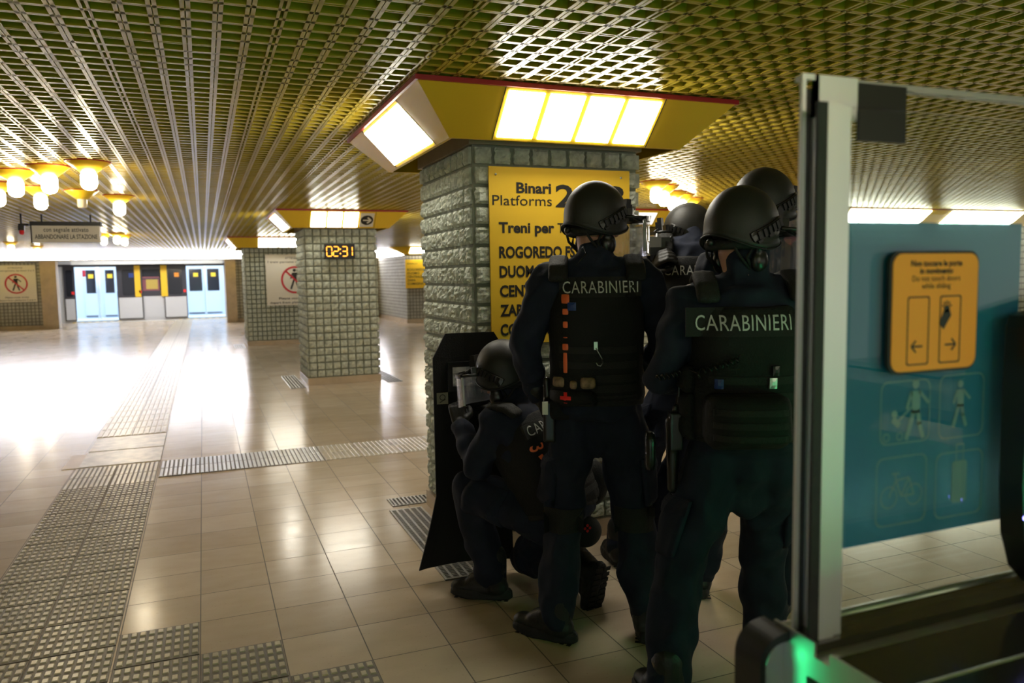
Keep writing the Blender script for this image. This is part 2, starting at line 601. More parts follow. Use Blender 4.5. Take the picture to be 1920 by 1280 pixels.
def light_box(cx, cy, label, front=None, ht=.87, hb=.66, z1=2.398, z0=2.165, panes=4, text=None, sides='fblr'):
    t = thing('column_light_box', label, 'light fixture', (cx, cy, z0))
    hh = z1 - z0
    m = MB()
    o_ = [(-1, -1), (1, -1), (1, 1), (-1, 1)]
    th = .012
    A = [(a * ht, b * ht, hh - .02) for a, b in o_] + [(a * hb, b * hb, 0) for a, b in o_] + [(a * (hb - .02), b * (hb - .02), 0) for a, b in o_] + [(a * (ht - .03), b * (ht - .03), hh - .02) for a, b in o_]
    fs = []
    for i in range(4):
        j = (i + 1) % 4
        fs += [(4 + i, 4 + j, j, i), (8 + i, 8 + j, 4 + j, 4 + i), (12 + i, 12 + j, 8 + j, 8 + i), (i, j, 12 + j, 12 + i)]
    m.add(A, fs)
    m.build('housing', MT['yellow'], t)
    m = MB()
    for i in range(4):
        a, b = o_[i], o_[(i + 1) % 4]
        q = ht + .012
        P = [(a[0] * q, a[1] * q, hh - .022), (b[0] * q, b[1] * q, hh - .022), (b[0] * q, b[1] * q, hh), (a[0] * q, a[1] * q, hh)]
        q2 = ht - .03
        P += [(a[0] * q2, a[1] * q2, hh - .022), (b[0] * q2, b[1] * q2, hh - .022), (b[0] * q2, b[1] * q2, hh), (a[0] * q2, a[1] * q2, hh)]
        m.add(P, [(0, 1, 2, 3), (5, 4, 7, 6), (1, 0, 4, 5), (3, 2, 6, 7)])
    m.build('red_edge', MT['red'], t)
    sl = Vector((0, -(ht - hb), hh - .02))
    slen = sl.length
    seams = MB()
    for k in range(4):
        rot = Matrix.Rotation(k * math.pi / 2, 3, 'Z')
        u = rot @ X
        v = rot @ sl.normalized()
        n = u.cross(v).normalized()
        mid = rot @ Vector((0, -(ht + hb) / 2, (hh - .02) / 2))
        W = .84
        pw = (W - .09) / 4
        for s in (-1, 1):
            seams.obox(mid + u * s * (W / 2 + .02), u, v, n, .004, slen * .99, .003)
        for i in range(4):
            c = mid + u * (-W / 2 + pw * (i + .5) + .03 * i)
            if k == 0 and front == 'arrow' and i == 3:
                f = Flat(c + n * .006, u, v, n, .002)
                fb = MB()
                fb.obox(c + n * .002, u, v, n, pw, slen * .8, .008)
                fb.build('arrow_panel', MT['white'], t)
                f.disc((0, 0), .085, 0)
                f.line((-.055, 0), (.05, 0), .022, 1, 2)
                f.line((.055, 0), (.005, .05), .024, 1, 2.2)
                f.line((.055, 0), (.005, -.05), .024, 1, 2.4)
                f.mb.build('arrow_symbol', [MT['ink'], MT['white']], t)
                continue
            if k == 0 and front == 'text':
                if i:
                    continue
                fb = MB()
                fb.obox(mid + n * .002, u, v, n, W, slen * .72, .008)
                fb.build('text_panel', MT['lit_white'], t)
                f = Flat(mid + n * .006, u, v, n, .002)
                f.text('NA', W / 2 - .06, -.06, .17, .004, 'RIGHT', shear=.25)
                f.mb.build('lettering', MT['ink'], t)
                continue
            d = MB()
            d.obox(c + n * .002, u, v, n, pw, slen * .86, .008)
            d.build('diffuser', MT['diff'], t)
    seams.build('seam', MT['ink'], t)
    return t


lb = light_box(1.807, 4.33, 'yellow light box with glowing panels crowning the large column above the officers')
m = MB()
m.obox((.36, -.672, .03), X, (0, -.7, .7), (0, -.7, -.7), .11, .026, .006)
m.build('red_tag', MT['redpatch'], lb)
light_box(1.807, 11.46, 'yellow light box with a black arrow sign on the clock column', front='arrow')
light_box(1.59, 18.8, 'yellow light box on the column that carries the no-walking poster', ht=1.05, hb=.86)
light_box(5.76, 10.6, 'yellow light box with a slanted black text panel beyond the helmeted officers', front='text')
light_box(1.807, -3.88, 'added fill light box on the unseen column at the camera side of the gates')  # unseen light box added as fill from behind the camera
light_box(7.2, 2.9, 'added light box out of view, brightening the floor beyond the gate line')  # out-of-view light box added to brighten the floor beyond the glass


# far walls
def block_wall(name, x0, x1, y, zt, pil=None):
    m = MB()
    m.box(x0, x1, y, y + .3, 0, zt - .02)
    m.build(name, MT['mortar_dark'], kind='structure')
    b = MB()
    blocks(b, (x0, y, .14), X, Z, -Y, x1 - x0, zt - .18, .105, 1, dep=.015)
    b.build(name, MT['block_far'], kind='structure')
    t = MB()
    t.box(x0, x1, y - .02, y + .02, 0, .13)
    t.build('baseboard_back', MT['stone'], kind='structure')


ZW = 2.15
block_wall('wall_back', -13, -4.74, 28.2, ZW)
block_wall('wall_back', 1.05, 17, 28.3, ZW)
m = MB()
m.box(-4.74, -4.3, 28.12, 28.6, 0, ZW)
m.build('trim_1', MT['stone'], kind='structure')
m = MB()
m.box(.72, 1.06, 28.12, 28.6, 0, ZW)
m.build('trim_2', MT['stone'], kind='structure')
m = MB()
m.box(5.2, 5.55, 28.1, 28.4, 0, ZW)
m.build('trim_3', MT['stone'], kind='structure')
m = MB()
m.box(-16, 18, 28.0, 28.62, ZW, ZW + .03)
m.box(-4.3, .72, 31.3, 31.5, 2.08, 2.2)
m.build('trim_4', MT['white'], kind='structure')
# recess sides behind the pilasters and end walls
m = MB()
m.box(-6.6, -6.32, 28.6, 31.62, 0, 2.9)
m.box(.95, 1.2, 28.6, 31.62, 0, 2.9)
m.box(-16, 18, 36, 36.2, -1.2, 2.95)
m.build('wall_tunnel', MT['wallpaint'], kind='structure')
m = MB()
m.box(-16.2, -16, -8, 36, -1, 3)
m.build('wall_left', MT['wallpaint'], kind='structure')
m = MB()
m.box(18, 18.2, -8, 36, -1, 3)
m.build('wall_right', MT['wallpaint'], kind='structure')
# corner block of wall to the right with its own cladding
m = MB()
m.box(5.97, 9.0, 23.93, 28.25, 0, ZW)
m.build('wall_corner', MT['mortar_dark'], kind='structure')
m = MB()
blocks(m, (5.95, 23.93, .14), X, Z, -Y, 3.0, ZW - .16, .105, 1, dep=.015)
blocks(m, (5.97, 28.25, .14), -Y, Z, -X, 4.3, ZW - .16, .105, 1, dep=.015)
m.build('wall_corner', MT['block_far'], kind='structure')
m = MB()
m.box(5.94, 9.0, 23.9, 28.25, 0, .13)
m.build('baseboard_corner', MT['stone'], kind='structure')
t = thing('wall_light_box', 'long yellow light box above the stone corner that carries the small yellow destination sign', 'light fixture', (6.0, 23.9, ZW))
m = MB()
m.prism([(-.5, .25), (0, 0), (3, 0), (3, .25)], (0, 0, 0), X, Z, (0, .4, 0))
m.prism([(0, .25), (-.35, .25), (0, 0)], (0, 0, 0), (0, 1, 0), Z, (3, 0, 0))
m.build('housing', MT['yellow'], t)
m = MB()
m.obox((.5, -.18, .125), X, (0, -.81, .58), (0, -.58, -.81), .9, .26, .02)
m.obox((1.8, -.18, .125), X, (0, -.81, .58), (0, -.58, -.81), .9, .26, .02)
m.build('diffuser', MT['diff'], t)

# luminous band over the platform opening
t = thing('light_band', 'long glowing white light band above the train opening and the far walls', 'light fixture', (0, 28.3, ZW + .03))
xs = [-12.4, -10.7, -9.0, -7.33, -5.65, -3.97, -2.29, -.6, 1.06, 2.75, 4.4, 6.1, 7.8, 9.5, 11.2, 12.9]
m = MB()
m.box(-13, 17, .05, .1, 0, .34)
m.build('backing', MT['white'], t)
for a, b in zip(xs[:-1], xs[1:]):
    m = MB()
    m.add([(a + .03, -.12, .0), (b - .03, -.12, .0), (b - .03, -.3, .23), (a + .03, -.3, .23), (a + .03, .04, .0), (b - .03, .04, .0), (b - .03, .04, .23), (a + .03, .04, .23)],
          [(0, 1, 2, 3), (4, 7, 6, 5), (0, 4, 5, 1), (3, 2, 6, 7), (0, 3, 7, 4), (1, 5, 6, 2)])
    m.build('light_panel', MT['band'], t)

# brick wall with light boxes seen through the gate glass
m = MB()
m.box(9.05, 17.9, 9.2, 9.5, 0, 2.95)
m.build('wall_side', MT['mortar_dark'], kind='structure')
m = MB()
blocks(m, (9.05, 9.2, .12), X, Z, -Y, 8.8, 2.04, .105, 1, dep=.015)
m.build('wall_side', MT['block_far'], kind='structure')
t = thing('wall_light_box', 'long row of glowing white light boxes seen through the gate glass', 'light fixture', (8.95, 8.9, 2.17))
m = MB()
m.prism([(0.3, 0), (0, .225), (.3, .225)], (0, 0, 0), Y, Z, (8.5, 0, 0))
m.build('housing', MT['yellow'], t)
m = MB()
m.box(0, 8.5, -.02, .0, .215, .228)
m.build('red_edge', MT['red'], t)
v = Vector((0, -.3, .225)).normalized()
for i in range(20):
    if i % 5 == 4:
        continue
    m = MB()
    m.obox((.25 + i * .42, .15 - .003, .112 - .004), X, v, X.cross(v), .38, .32, .012)
    m.build('diffuser', MT['diff'], t)
# dark kiosk against that wall
t = thing('vending_machine', 'dark upright vending machine against the stone wall behind the gate glass', 'vending machine', (9.5, 8.9, 0))
m = MB()
m.box(-.35, .55, -.3, .28, 0, 1.85)
m.build('body', MT['train_dark'], t)
m = MB()
m.box(-.3, .3, -.32, -.3, .5, 1.7)
m.build('display', MT['pane'], t)


# ------------------------------------------------------------------ floor fittings
def tactile(name, rects, label, cat='tactile paving', ribs=False, base='tact_base', top='tact_top', px=.0345, py=.058):
    t = thing(name, label, cat)
    b, k = MB(), MB()
    for (x0, x1, y0, y1) in rects:
        b.box(x0, x1, y0, y1, .0, .0035)
        nx, ny = round((x1 - x0) / px), max(1, round((y1 - y0) / py))
        if ribs == 'y':
            ny = max(1, round((y1 - y0) / .31))
        if ribs == 'x':
            pass
        ux, uy = (x1 - x0) / nx, (y1 - y0) / ny
        for i in range(nx):
            for j in range(ny):
                a0, a1 = x0 + ux * i + ux * .14, x0 + ux * (i + 1) - ux * .14
                c0, c1 = y0 + uy * j + (.004 if ribs else uy * .2), y0 + uy * (j + 1) - (.004 if ribs else uy * .2)
                z = .008
                k.add([(a0, c0, .003), (a1, c0, .003), (a1, c1, .003), (a0, c1, .003), (a0 + .003, c0 + .003, z), (a1 - .003, c0 + .003, z), (a1 - .003, c1 - .003, z), (a0 + .003, c1 - .003, z)],
                      [(4, 5, 6, 7), (0, 1, 5, 4), (1, 2, 6, 5), (2, 3, 7, 6), (3, 0, 4, 7)])
    b.build('paving_base', MT[base], t)
    k.build('raised_blocks' if not ribs else 'raised_ribs', MT[top], t)
    return t


g = .004
R1 = []
for i in range(14):
    y = 6.25 - .31 * (i + 1)
    for x in (-1.02, -.71):
        R1.append((x + g, x + .31 - g, y + g, y + .31 - g))
tactile('tactile_paving', R1, 'long double-width strip of small raised blocks running towards the train, before the worn plates')
R2 = []
for (x, ys) in ((-.395, 3.56), (-.08, 3.24), (.235, 2.92), (.55, 2.6)):
    for i in range(3):
        y = ys - .32 * (i + 1)
        R2.append((x + g, x + .315 - g, y + g, y + .32 - g))
tactile('tactile_paving', R2, 'stepped patch of dark raised-block paving branching off at the near end of the strip')
tactile('tactile_paving', [(-1.02 + g, -.71 - g, 6.25, 6.92), (-.71 + g, -.4 - g, 6.25, 6.92)], 'short ribbed paving section just before the worn plates', ribs='y')
R3 = []
for i in range(60):
    y = 8.25 + .38 * i
    R3 += [(-1.02 + g, -.71 - g, y + g, y + .38 - g), (-.71 + g, -.4 - g, y + g, y + .38 - g)]
tactile('tactile_paving', R3, 'pale ribbed paving strip beyond the worn plates leading to the train doors', ribs='y', base='worn', px=.05)
tactile('ribbed_plate', [(-.385, .86, 6.37, 6.93)], 'shiny metal ribbed plate crossing the tiles beside the worn plates', 'floor plate', ribs='y', top='steel', px=.033, py=2)
tactile('tactile_paving', [(.87, 1.18, 6.37, 6.93), (1.19, 1.5, 6.37, 6.93), (1.51, 1.82, 6.37, 6.93), (1.83, 2.14, 6.37, 6.93)], 'beige ribbed paving between the metal plate and the big column', ribs='y', base='worn', px=.04)
for (y0, y1, lab) in ((6.97, 7.55, 'worn pale floor plate next to the ribbed metal plate'), (7.58, 8.2, 'worn pale floor plate next to the far ribbed strip')):
    m = MB()
    m.box(-1.0, -.4, y0, y1, 0, .006)
    o = m.build('floor_plate', MT['worn'])
    tag(o, lab, 'floor plate', 'worn plates in the tactile strip')
m = MB()
m.box(-1.12, -1.0, 6.97, 7.5, 0, .003)
tag(m.build('floor_patch', MT['stone']), 'brownish worn patch in the floor beside the pale plate', 'floor patch')


def grate(x0, x1, y0, y1, label, nx, ny):
    t = thing('floor_grate', label, 'floor grate', ((x0 + x1) / 2, (y0 + y1) / 2, 0))
    a, b = (x1 - x0) / 2, (y1 - y0) / 2
    m = MB()
    m.box(-a + .01, a - .01, -b + .01, b - .01, 0, .002)
    m.build('dark_channel', MT['steel_dark'], t)
    m = MB()
    for q in range(nx + 1):
        x = -a + 2 * a * q / nx
        w = .012 if q in (0, nx) else .006
        m.box(max(-a, x - w), min(a, x + w), -b, b, 0, .007)
    for q in range(ny + 1):
        y = -b + 2 * b * q / ny
        w = .012 if q in (0, ny) else .0035
        m.box(-a, a, max(-b, y - w), min(b, y + w), 0, .0068)
    m.build('grating', MT['steel'], t)


grate(1.04, 1.25, 3.56, 4.79, 'perforated steel floor grate along the shield side of the large column', 5, 60)
grate(1.08, 1.55, 4.87, 5.05, 'perforated steel floor grate behind the large column', 18, 5)
grate(1.04, 1.24, 10.75, 12.2, 'steel floor grate beside the clock column, on its train sign side', 5, 40)
grate(2.36, 2.58, 10.75, 12.1, 'steel floor grate beside the clock column, on its far flank', 5, 40)
grate(.58, .8, 17.6, 18.6, 'small steel floor grate at the foot of the poster column', 5, 20)

# ------------------------------------------------------------------ signs
def panel(name, label, cat, c, w, h, face, th=.02, rz=0.0):
    t = thing(name, label, cat, c, rz)
    m = MB()
    m.box(-w / 2, w / 2, -th, 0, -h / 2, h / 2)
    m.build('panel', MT[face], t)
    return t, Flat((0, -th, 0), X, Z, -Y)


YS = 3.814 - .006
cz = (2.055 + 1.13) / 2
t, f = panel('platform_sign', 'yellow platform sign listing stations on the large column', 'sign', ((1.394 + 2.224) / 2, YS, cz), .83, .925, 'yellow_sign', .012)


def sx(u):
    return (aty(u, 400, YS).x - 1.809)


def sz(v, u=950):
    return aty(u, v, YS).z - cz


f.text('Binari', sx(1032), sz(361), .075, .0025, 'RIGHT', width=sx(1032) - sx(967))
f.text('Platforms', sx(1033), sz(385), .075, 0, 'RIGHT', width=sx(1033) - sx(922))
f.text('2-33', sx(1040), sz(386), .165, .003, 'LEFT', width=sx(1168) - sx(1040))
f.text('Treni per', sx(933), sz(436), .075, .0025, width=sx(1037) - sx(933))
f.text('Trains to', sx(1043), sz(436), .075, 0, width=.25)
for i, (s, w, r) in enumerate((('ROGOREDO FS', 137, 1), ('DUOMO', 102, 1), ('CENTRALE FS', 133, 2), ('ZARA', 75, 1), ('COMASINA', 130, 1))):
    f.text(s, sx(933), sz(483 + 36.2 * i), .082, .0028, width={0: .44, 1: .25, 2: .42, 3: .18, 4: .33}[i])
f.mb.build('lettering', MT['ink'], t)
m = MB()
for u, v in ((929, 327), (1162, 334)):
    m.lathe((0, 0, 0), [(.001, 0), (.006, 0), (.006, .003), (.001, .004)], 10)
    for k in range(len(m.v) - 40, len(m.v)):
        x, y, z = m.v[k]
        m.v[k] = (x + sx(u), -.012 - z, y + sz(v, u))
m.build('screw', MT['steel_sat'], t)


def poster(label, c, w, h):
    t, f = panel('safety_poster', label, 'poster', c, w, h, 'cream', .02)
    s = h
    f.text('ATTENZIONE!', 0, .41 * s, .055 * s, 0, 'CENTER')
    f.text('I treni partono dai binari 2 e 3', 0, .335 * s, .058 * s, 0.0005, 'CENTER', width=w * .92)
    f.text('Please note: trains', 0, -.385 * s, .06 * s, 0.0005, 'CENTER', width=w * .58)
    f.text('depart from platforms 2 and 3', 0, -.465 * s, .06 * s, 0.0005, 'CENTER', width=w * .9)
    f.walker((0, 0.01 * s), .42 * s)
    f.mb.build('lettering', MT['ink'], t)
    g_ = Flat((0, -.021, 0), X, Z, -Y, .002)
    g_.ring((0, 0), .27 * s, .038 * s)
    a = .245 * s * .707
    g_.line((-a, a), (a, -a), .036 * s)
    g_.mb.build('prohibition_ring', MT['ink_red'], t)


poster('cream no-walking poster with red ring on the stone wall beside the train opening', (-5.40, 28.18, 1.45), 1.08, 1.15)
poster('cream no-walking poster with red ring on the column behind the clock column', (1.94, 18.13, 1.45), 1.25, 1.14)
t, f = panel('destination_sign', 'small yellow destination sign on the far stone corner', 'sign', (6.3, 23.9, 1.55), .75, .9, 'yellow_sign')
f.text('BINARI 2-3', -.32, .3, .07, 0)
for i, s in enumerate(('ROGOREDO', 'DUOMO', 'CENTRALE', 'ZARA', 'COMASINA')):
    f.text(s, -.32, .1 - .11 * i, .1, .001)
f.mb.build('lettering', MT['ink'], t)

# digital clock
t = thing('digital_clock', 'black digital clock with amber digits on the column below the arrow box', 'clock', (1.782, 10.95, 1.85))
m = MB()
m.box(-.205, .205, -.07, .0, -.103, .103)
m.build('case', MT['black'], t)
f = Flat((0, -.07, 0), X, Z, -Y, .002)
SEG = {'0': 'abcdef', '2': 'abged', '3': 'abgcd', '1': 'bc'}


def digit(f, ch, x, w=.07, h=.13, mi=0):
    P = {'a': ((0, 1), (1, 1)), 'b': ((1, 1), (1, .5)), 'c': ((1, .5), (1, 0)), 'd': ((0, 0), (1, 0)), 'e': ((0, 0), (0, .5)), 'f': ((0, .5), (0, 1)), 'g': ((0, .5), (1, .5))}
    for s in SEG[ch]:
        (a, b), (c, d) = P[s]
        k = .012
        A = Vector((x + a * w, -h / 2 + b * h))
        B = Vector((x + c * w, -h / 2 + d * h))
        dd = (B - A).normalized() * k * .6
        f.line(A + dd, B - dd, .011, mi)


digit(f, '0', -.18)
digit(f, '2', -.09)
digit(f, '3', .03)
digit(f, '1', .1)
f.disc((.005, .03), .009)
f.disc((.005, -.03), .009)
f.mb.build('digits', MT['led_amber'], t)

t = thing('platform_lamp', 'long white lamp under the ceiling right above the train doors', 'ceiling lamp', (-1.7, 30.0, 2.6))
m = MB()
m.box(-2.5, 2.5, -.4, .4, .05, .12)
m.build('housing', MT['white'], t)
m = MB()
m.box(-2.45, 2.45, -.35, .35, .03, .05)
m.build('diffuser', MT['plat'], t)

# hanging evacuation sign and siren
ps = aty(128, 437, 12.0)
t = thing('hanging_sign', 'grey hanging evacuation sign with black lettering and black top case', 'sign', (ps.x - .02, 12.0, 2.13))
m = MB()
m.box(-.40, .40, -.02, .14, -.105, .115)
m.build('panel', MT['cream'], t)
m = MB()
m.box(-.42, .42, -.03, .15, .115, .17)
m.box(-.415, -.40, -.03, .15, -.115, .115)
m.box(-.3, -.28, .04, .06, .17, .28)
m.box(.28, .3, .04, .06, .17, .28)
m.build('top_case', MT['black'], t)
f = Flat((0, -.02, 0), X, Z, -Y, .002)
f.text('con segnale attivato', .0, .035, .085, .001, 'CENTER', width=.53, track=1.1)
f.text('ABBANDONARE LA STAZIONE', 0, -.06, .085, .001, 'CENTER', width=.74)
f.mb.build('lettering', MT['ink'], t)
t = thing('siren_lamp', 'small red warning siren hanging beside the grey evacuation sign', 'siren', (ps.x - .54, 12.0, 2.24))
m = MB()
m.box(-.03, .09, -.03, .03, .0, .03)
m.box(-.035, .035, -.03, .03, -.06, .0)
m.box(-.01, .01, -.01, .01, .03, .17)
m.build('bracket', MT['black'], t)
m = MB()
m.lathe((0, 0, -.115), [(.012, 0), (.028, .012), (.03, .055)], 16)
m.build('red_lens', MT['redpatch'], t)


# ------------------------------------------------------------------ ceiling lamps
def lamp(p, lit, label, proto=None, group=None):
    if proto is None:
        t = thing('ceiling_lamp', label, 'ceiling lamp', p, group=group)
        m = MB()
        m.lathe((0, 0, 0), [(.05, -.085), (.152, -.006), (.152, .0), (.04, .0)], 28)
        m.build('shade', MT['yellow'], t)
        m = MB()
        m.lathe((0, 0, 0), [(.146, -.004), (.157, -.006), (.158, .004), (.146, .005)], 28)
        m.build('red_rim', MT['red'], t)
        m = MB()
        m.lathe((0, 0, 0), [(.05, -.08), (.058, -.1), (.058, -.165), (.05, -.19), (.03, -.207), (.004, -.213)] if lit else [(.05, -.08), (.045, -.09), (.045, -.16), (.03, -.17), (.004, -.172)], 18)
        m.build('bulb', MT['bulb'] if lit else MT['bulb_off'], t)
        return t
    t = proto.copy()
    COL.objects.link(t)
    t.location = p
    t['label'] = label
    if group:
        t['group'] = group
    for ch in list(proto.children):
        c = ch.copy()
        COL.objects.link(c)
        c.parent = t
    return t


G1 = 'round ceiling lamps in the aisle beside the clock column'
near = [((165, 308), 'nearest'), ((91, 316), ''), ((28, 324), ''), ((-5, 347), ''), ((75, 355), ''), ((223, 370), '')]
labs = ['lit round ceiling lamp heading the front row of the cluster, closest to the clock column',
        'lit round ceiling lamp in the middle of the front row of the cluster',
        'lit round ceiling lamp at the outer end of the front row of the cluster',
        'lit round ceiling lamp at the outer end of the second row',
        'lit round ceiling lamp in the second row beside the unlit lamp',
        'lit round ceiling lamp in the second row on the column side of the unlit lamp']
P0 = None
for (px, _), lab in zip(near, labs):
    p = atz(*px, 2.38)
    p.z = 2.398
    o = lamp(p, True, lab, P0, G1)
    P0 = P0 or o
p = atz(153, 361, 2.38)
p.z = 2.398
lamp(p, False, 'unlit round ceiling lamp with red rim between the glowing lamps of the second row')
for px, lab in (((194, 440), 'distant lit ceiling lamp just past the end of the evacuation sign'), ((219, 438), 'distant lit ceiling lamp, first of the close pair beyond the evacuation sign'), ((233, 442), 'distant lit ceiling lamp, second of the close pair beyond the evacuation sign'),
                ((70, 462), 'very distant lit ceiling lamp seen under the siren'), ((20, 455), 'very distant lit ceiling lamp seen above the wall poster')):
    p = atz(*px, 2.38)
    p.z = 2.398
    lamp(p, True, lab, P0, 'distant round ceiling lamps')
for px, lab in (((1230, 344), 'lit ceiling lamp heading the row beyond the large column'), ((1245, 352), 'second lit ceiling lamp in the row beyond the large column'), ((1262, 363), 'third lit ceiling lamp in the row beyond the large column'),
                ((1278, 368), 'fourth lit ceiling lamp in the row, near the helmet turned towards the column'), ((1295, 375), 'lit ceiling lamp behind the helmet turned towards the column')):
    p = atz(*px, 2.38)
    p.z = 2.398
    lamp(p, True, lab, P0, 'round ceiling lamps beyond the large column')

# ------------------------------------------------------------------ the train
YT = 31.9
t = thing('subway_train', 'grey and white subway train with open doors and yellow door stripes at the platform', 'train', (0, YT, 0))


def tx(u, v=550, y=YT):
    return aty(u, v, y).x


TOPZ = 2.1
m = MB()
# lower body between openings, roof line
oL0, oL1, oR0, oR1 = tx(141), tx(220), tx(350), tx(421)
m.box(-8, oL0, 0, .08, -.3, 2.3)
m.box(oL1, oR0, 0, .08, -.3, .9)
m.box(oL1, oR0, 0, .08, 1.98, 2.3)
m.box(oL1, tx(266), 0, .08, .9, 1.98)
m.box(tx(303), oR0, 0, .08, .9, 1.98)
m.box(oR1, 6, 0, .08, -.3, 2.3)
m.box(oL0, oL1, 0, .08, 2.0, 2.3)
m.box(oR0, oR1, 0, .08, 2.0, 2.3)
m.build('body_shell', MT['train_white'], t)
m = MB()
m.box(oL1, oR0, -.012, 0, .9, 1.1)
m.box(oL1, oR0, -.012, 0, 1.9, 2.08)
m.box(oL0 - 3, oR1 + 2, -.012, 0, 2.02, 2.1)
m.build('dark_band', MT['train_dark'], t)


def door_leaf(x0, x1, stick=None):
    m = MB()
    m.box(x0, x1, -.07, -.03, .88, 2.04)
    o = m.build('door_leaf', MT['train_dark'], t)
    w = MB()
    w.box(x0 + .03, x1 - .03, -.078, -.03, .1, .86)
    w.build('white_lower_panel', MT['train_white'], o)
    w = MB()
    w.prism(rounded((x1 - x0) * .6, .95, .07), ((x0 + x1) / 2, -.07, 1.42), X, Z, (0, -.01, 0))
    w.build('window_pane', MT['pane'], o)
    k = MB()
    k.box(x0, x1, -.075, -.03, .07, .1)
    k.box(x0, x0 + .03, -.075, -.03, .07, .88)
    k.box(x1 - .03, x1, -.075, -.03, .07, .88)
    k.build('rubber_edge', MT['black'], o)
    if stick:
        w = MB()
        cx = (x0 + x1) / 2
        w.box(cx - .02, cx + .14, -.086, -.08, 1.6, 1.76)
        w.build('sticker', MT[stick], o)
    w = MB()
    w.box(x1 - .12, x1 - .03, -.085, -.07, 1.02, 1.12)
    w.build('door_button', MT['redpatch'], o)


door_leaf(tx(221), tx(268), 'bluetab')
door_leaf(tx(308), tx(351), 'orange_sign')
door_leaf(tx(121), tx(142))
for a, b in ((254, 265), (303, 315)):
    m = MB()
    m.box(tx(a), tx(b), -.085, -.03, .88, 2.04)
    m.build('yellow_stripe', MT['yellow_sign'], t)
m = MB()
m.box(tx(266), tx(303), .02, .05, 1.1, 1.9)
m.build('window_pane', MT['pane'], t)
m = MB()
m.box(tx(268), tx(300), .0, .03, 1.1, 1.62)
m.build('red_poster_reflection', mat('reflected_red', (.25, .08, .1), .5), t)  # poster reflection in the window, coloured on as a flat panel
m = MB()
m.box(tx(275), tx(297), -.01, .0, 1.16, 1.56)
m.build('yellow_poster_reflection', mat('reflected_yellow', (.5, .36, .08), .5), t)  # yellow part of the same painted reflection
m = MB()
m.box(tx(266), tx(303), -.015, .0, 1.52, 1.56)
m.build('window_bar', MT['train_dark'], t)
# interior
m = MB()
m.box(-8, 6, 2.5, 2.58, .05, 2.3)
m.box(-8, 6, .08, 2.58, -.1, .05)
m.build('interior_shell', MT['train_blue'], t)
m = MB()
m.box(-8, 6, .3, 2.4, 2.2, 2.24)
m.build('interior_lamp', MT['train_lamp'], t)
YI = YT + 2.5
for a, b, st in ((160, 184, 1), (196, 219, 1), (353, 383, 1), (387, 415, 1)):
    xa, xb = tx(a, 550, YI), tx(b, 550, YI)
    m = MB()
    m.box(xa, xb, 2.45, 2.5, .1, 1.98)
    o = m.build('inner_door', MT['train_blue'], t)
    m = MB()
    m.box(xa + .06, xb - .06, 2.44, 2.45, 1.02, 1.92)
    m.build('window_pane', MT['pane'], o)
    m = MB()
    cx = (xa + xb) / 2
    m.box(cx - .08, cx + .1, 2.43, 2.44, 1.6, 1.76)
    m.build('sticker', MT['yellow_sign'], o)
    m = MB()
    m.box(xa, xb, 2.44, 2.45, .1, .14)
    m.build('kick_strip', MT['train_dark'], o)
m = MB()
for u in (183, 187, 386):
    m.tube([(tx(u, 550, YT + 1.2), 1.2, .05), (tx(u, 550, YT + 1.2), 1.2, 2.2)], .02, 8)
m.build('grab_pole', MT['alu'], t)
m = MB()
m.box(tx(150), tx(156), .9, .92, 1.66, 1.9)
m.build('red_notice', MT['ink_red'], t)
for a, b in ((oL0 - .1, oL1 + .1), (oR0 - .3, oR1)):
    m = MB()
    n = int((b - a) / .12)
    for i in range(n):
        m.box(a + (b - a) * i / n, a + (b - a) * (i + 1) / n, -.28, -.18, .0, .02, i % 2)
    m.build('hazard_sill', [MT['hazard'], MT['black']], t)
m = MB()
m.box(-4.3, .93, 31.35, 31.6, 0, .012)
tag(m.build('platform_edge', MT['white']), 'white platform edge strip in front of the open train doors', 'platform edge')
m = MB()
m.box(5.52, 5.85, 27.85, 28.1, 0, .14)
tag(m.build('floor_box', MT['black']), 'small black box on the floor at the far wall corner', 'box')
pr = aty(1492, 445, 9.0)
m = MB()
m.box(pr.x - .25, pr.x + .35, 9.0, 9.04, pr.z - .2, pr.z + .12)
m.box(pr.x, pr.x + .05, 9.0, 9.04, 0, pr.z)
tag(m.build('red_board', MT['ink_red']), 'red board on a stand showing between the raised visor and the gate post', 'sign board')

# ------------------------------------------------------------------ people
def fnoise(p, s, seed=0.0):
    return noise.noise(Vector((p[0] * s + seed, p[1] * s, p[2] * s)))


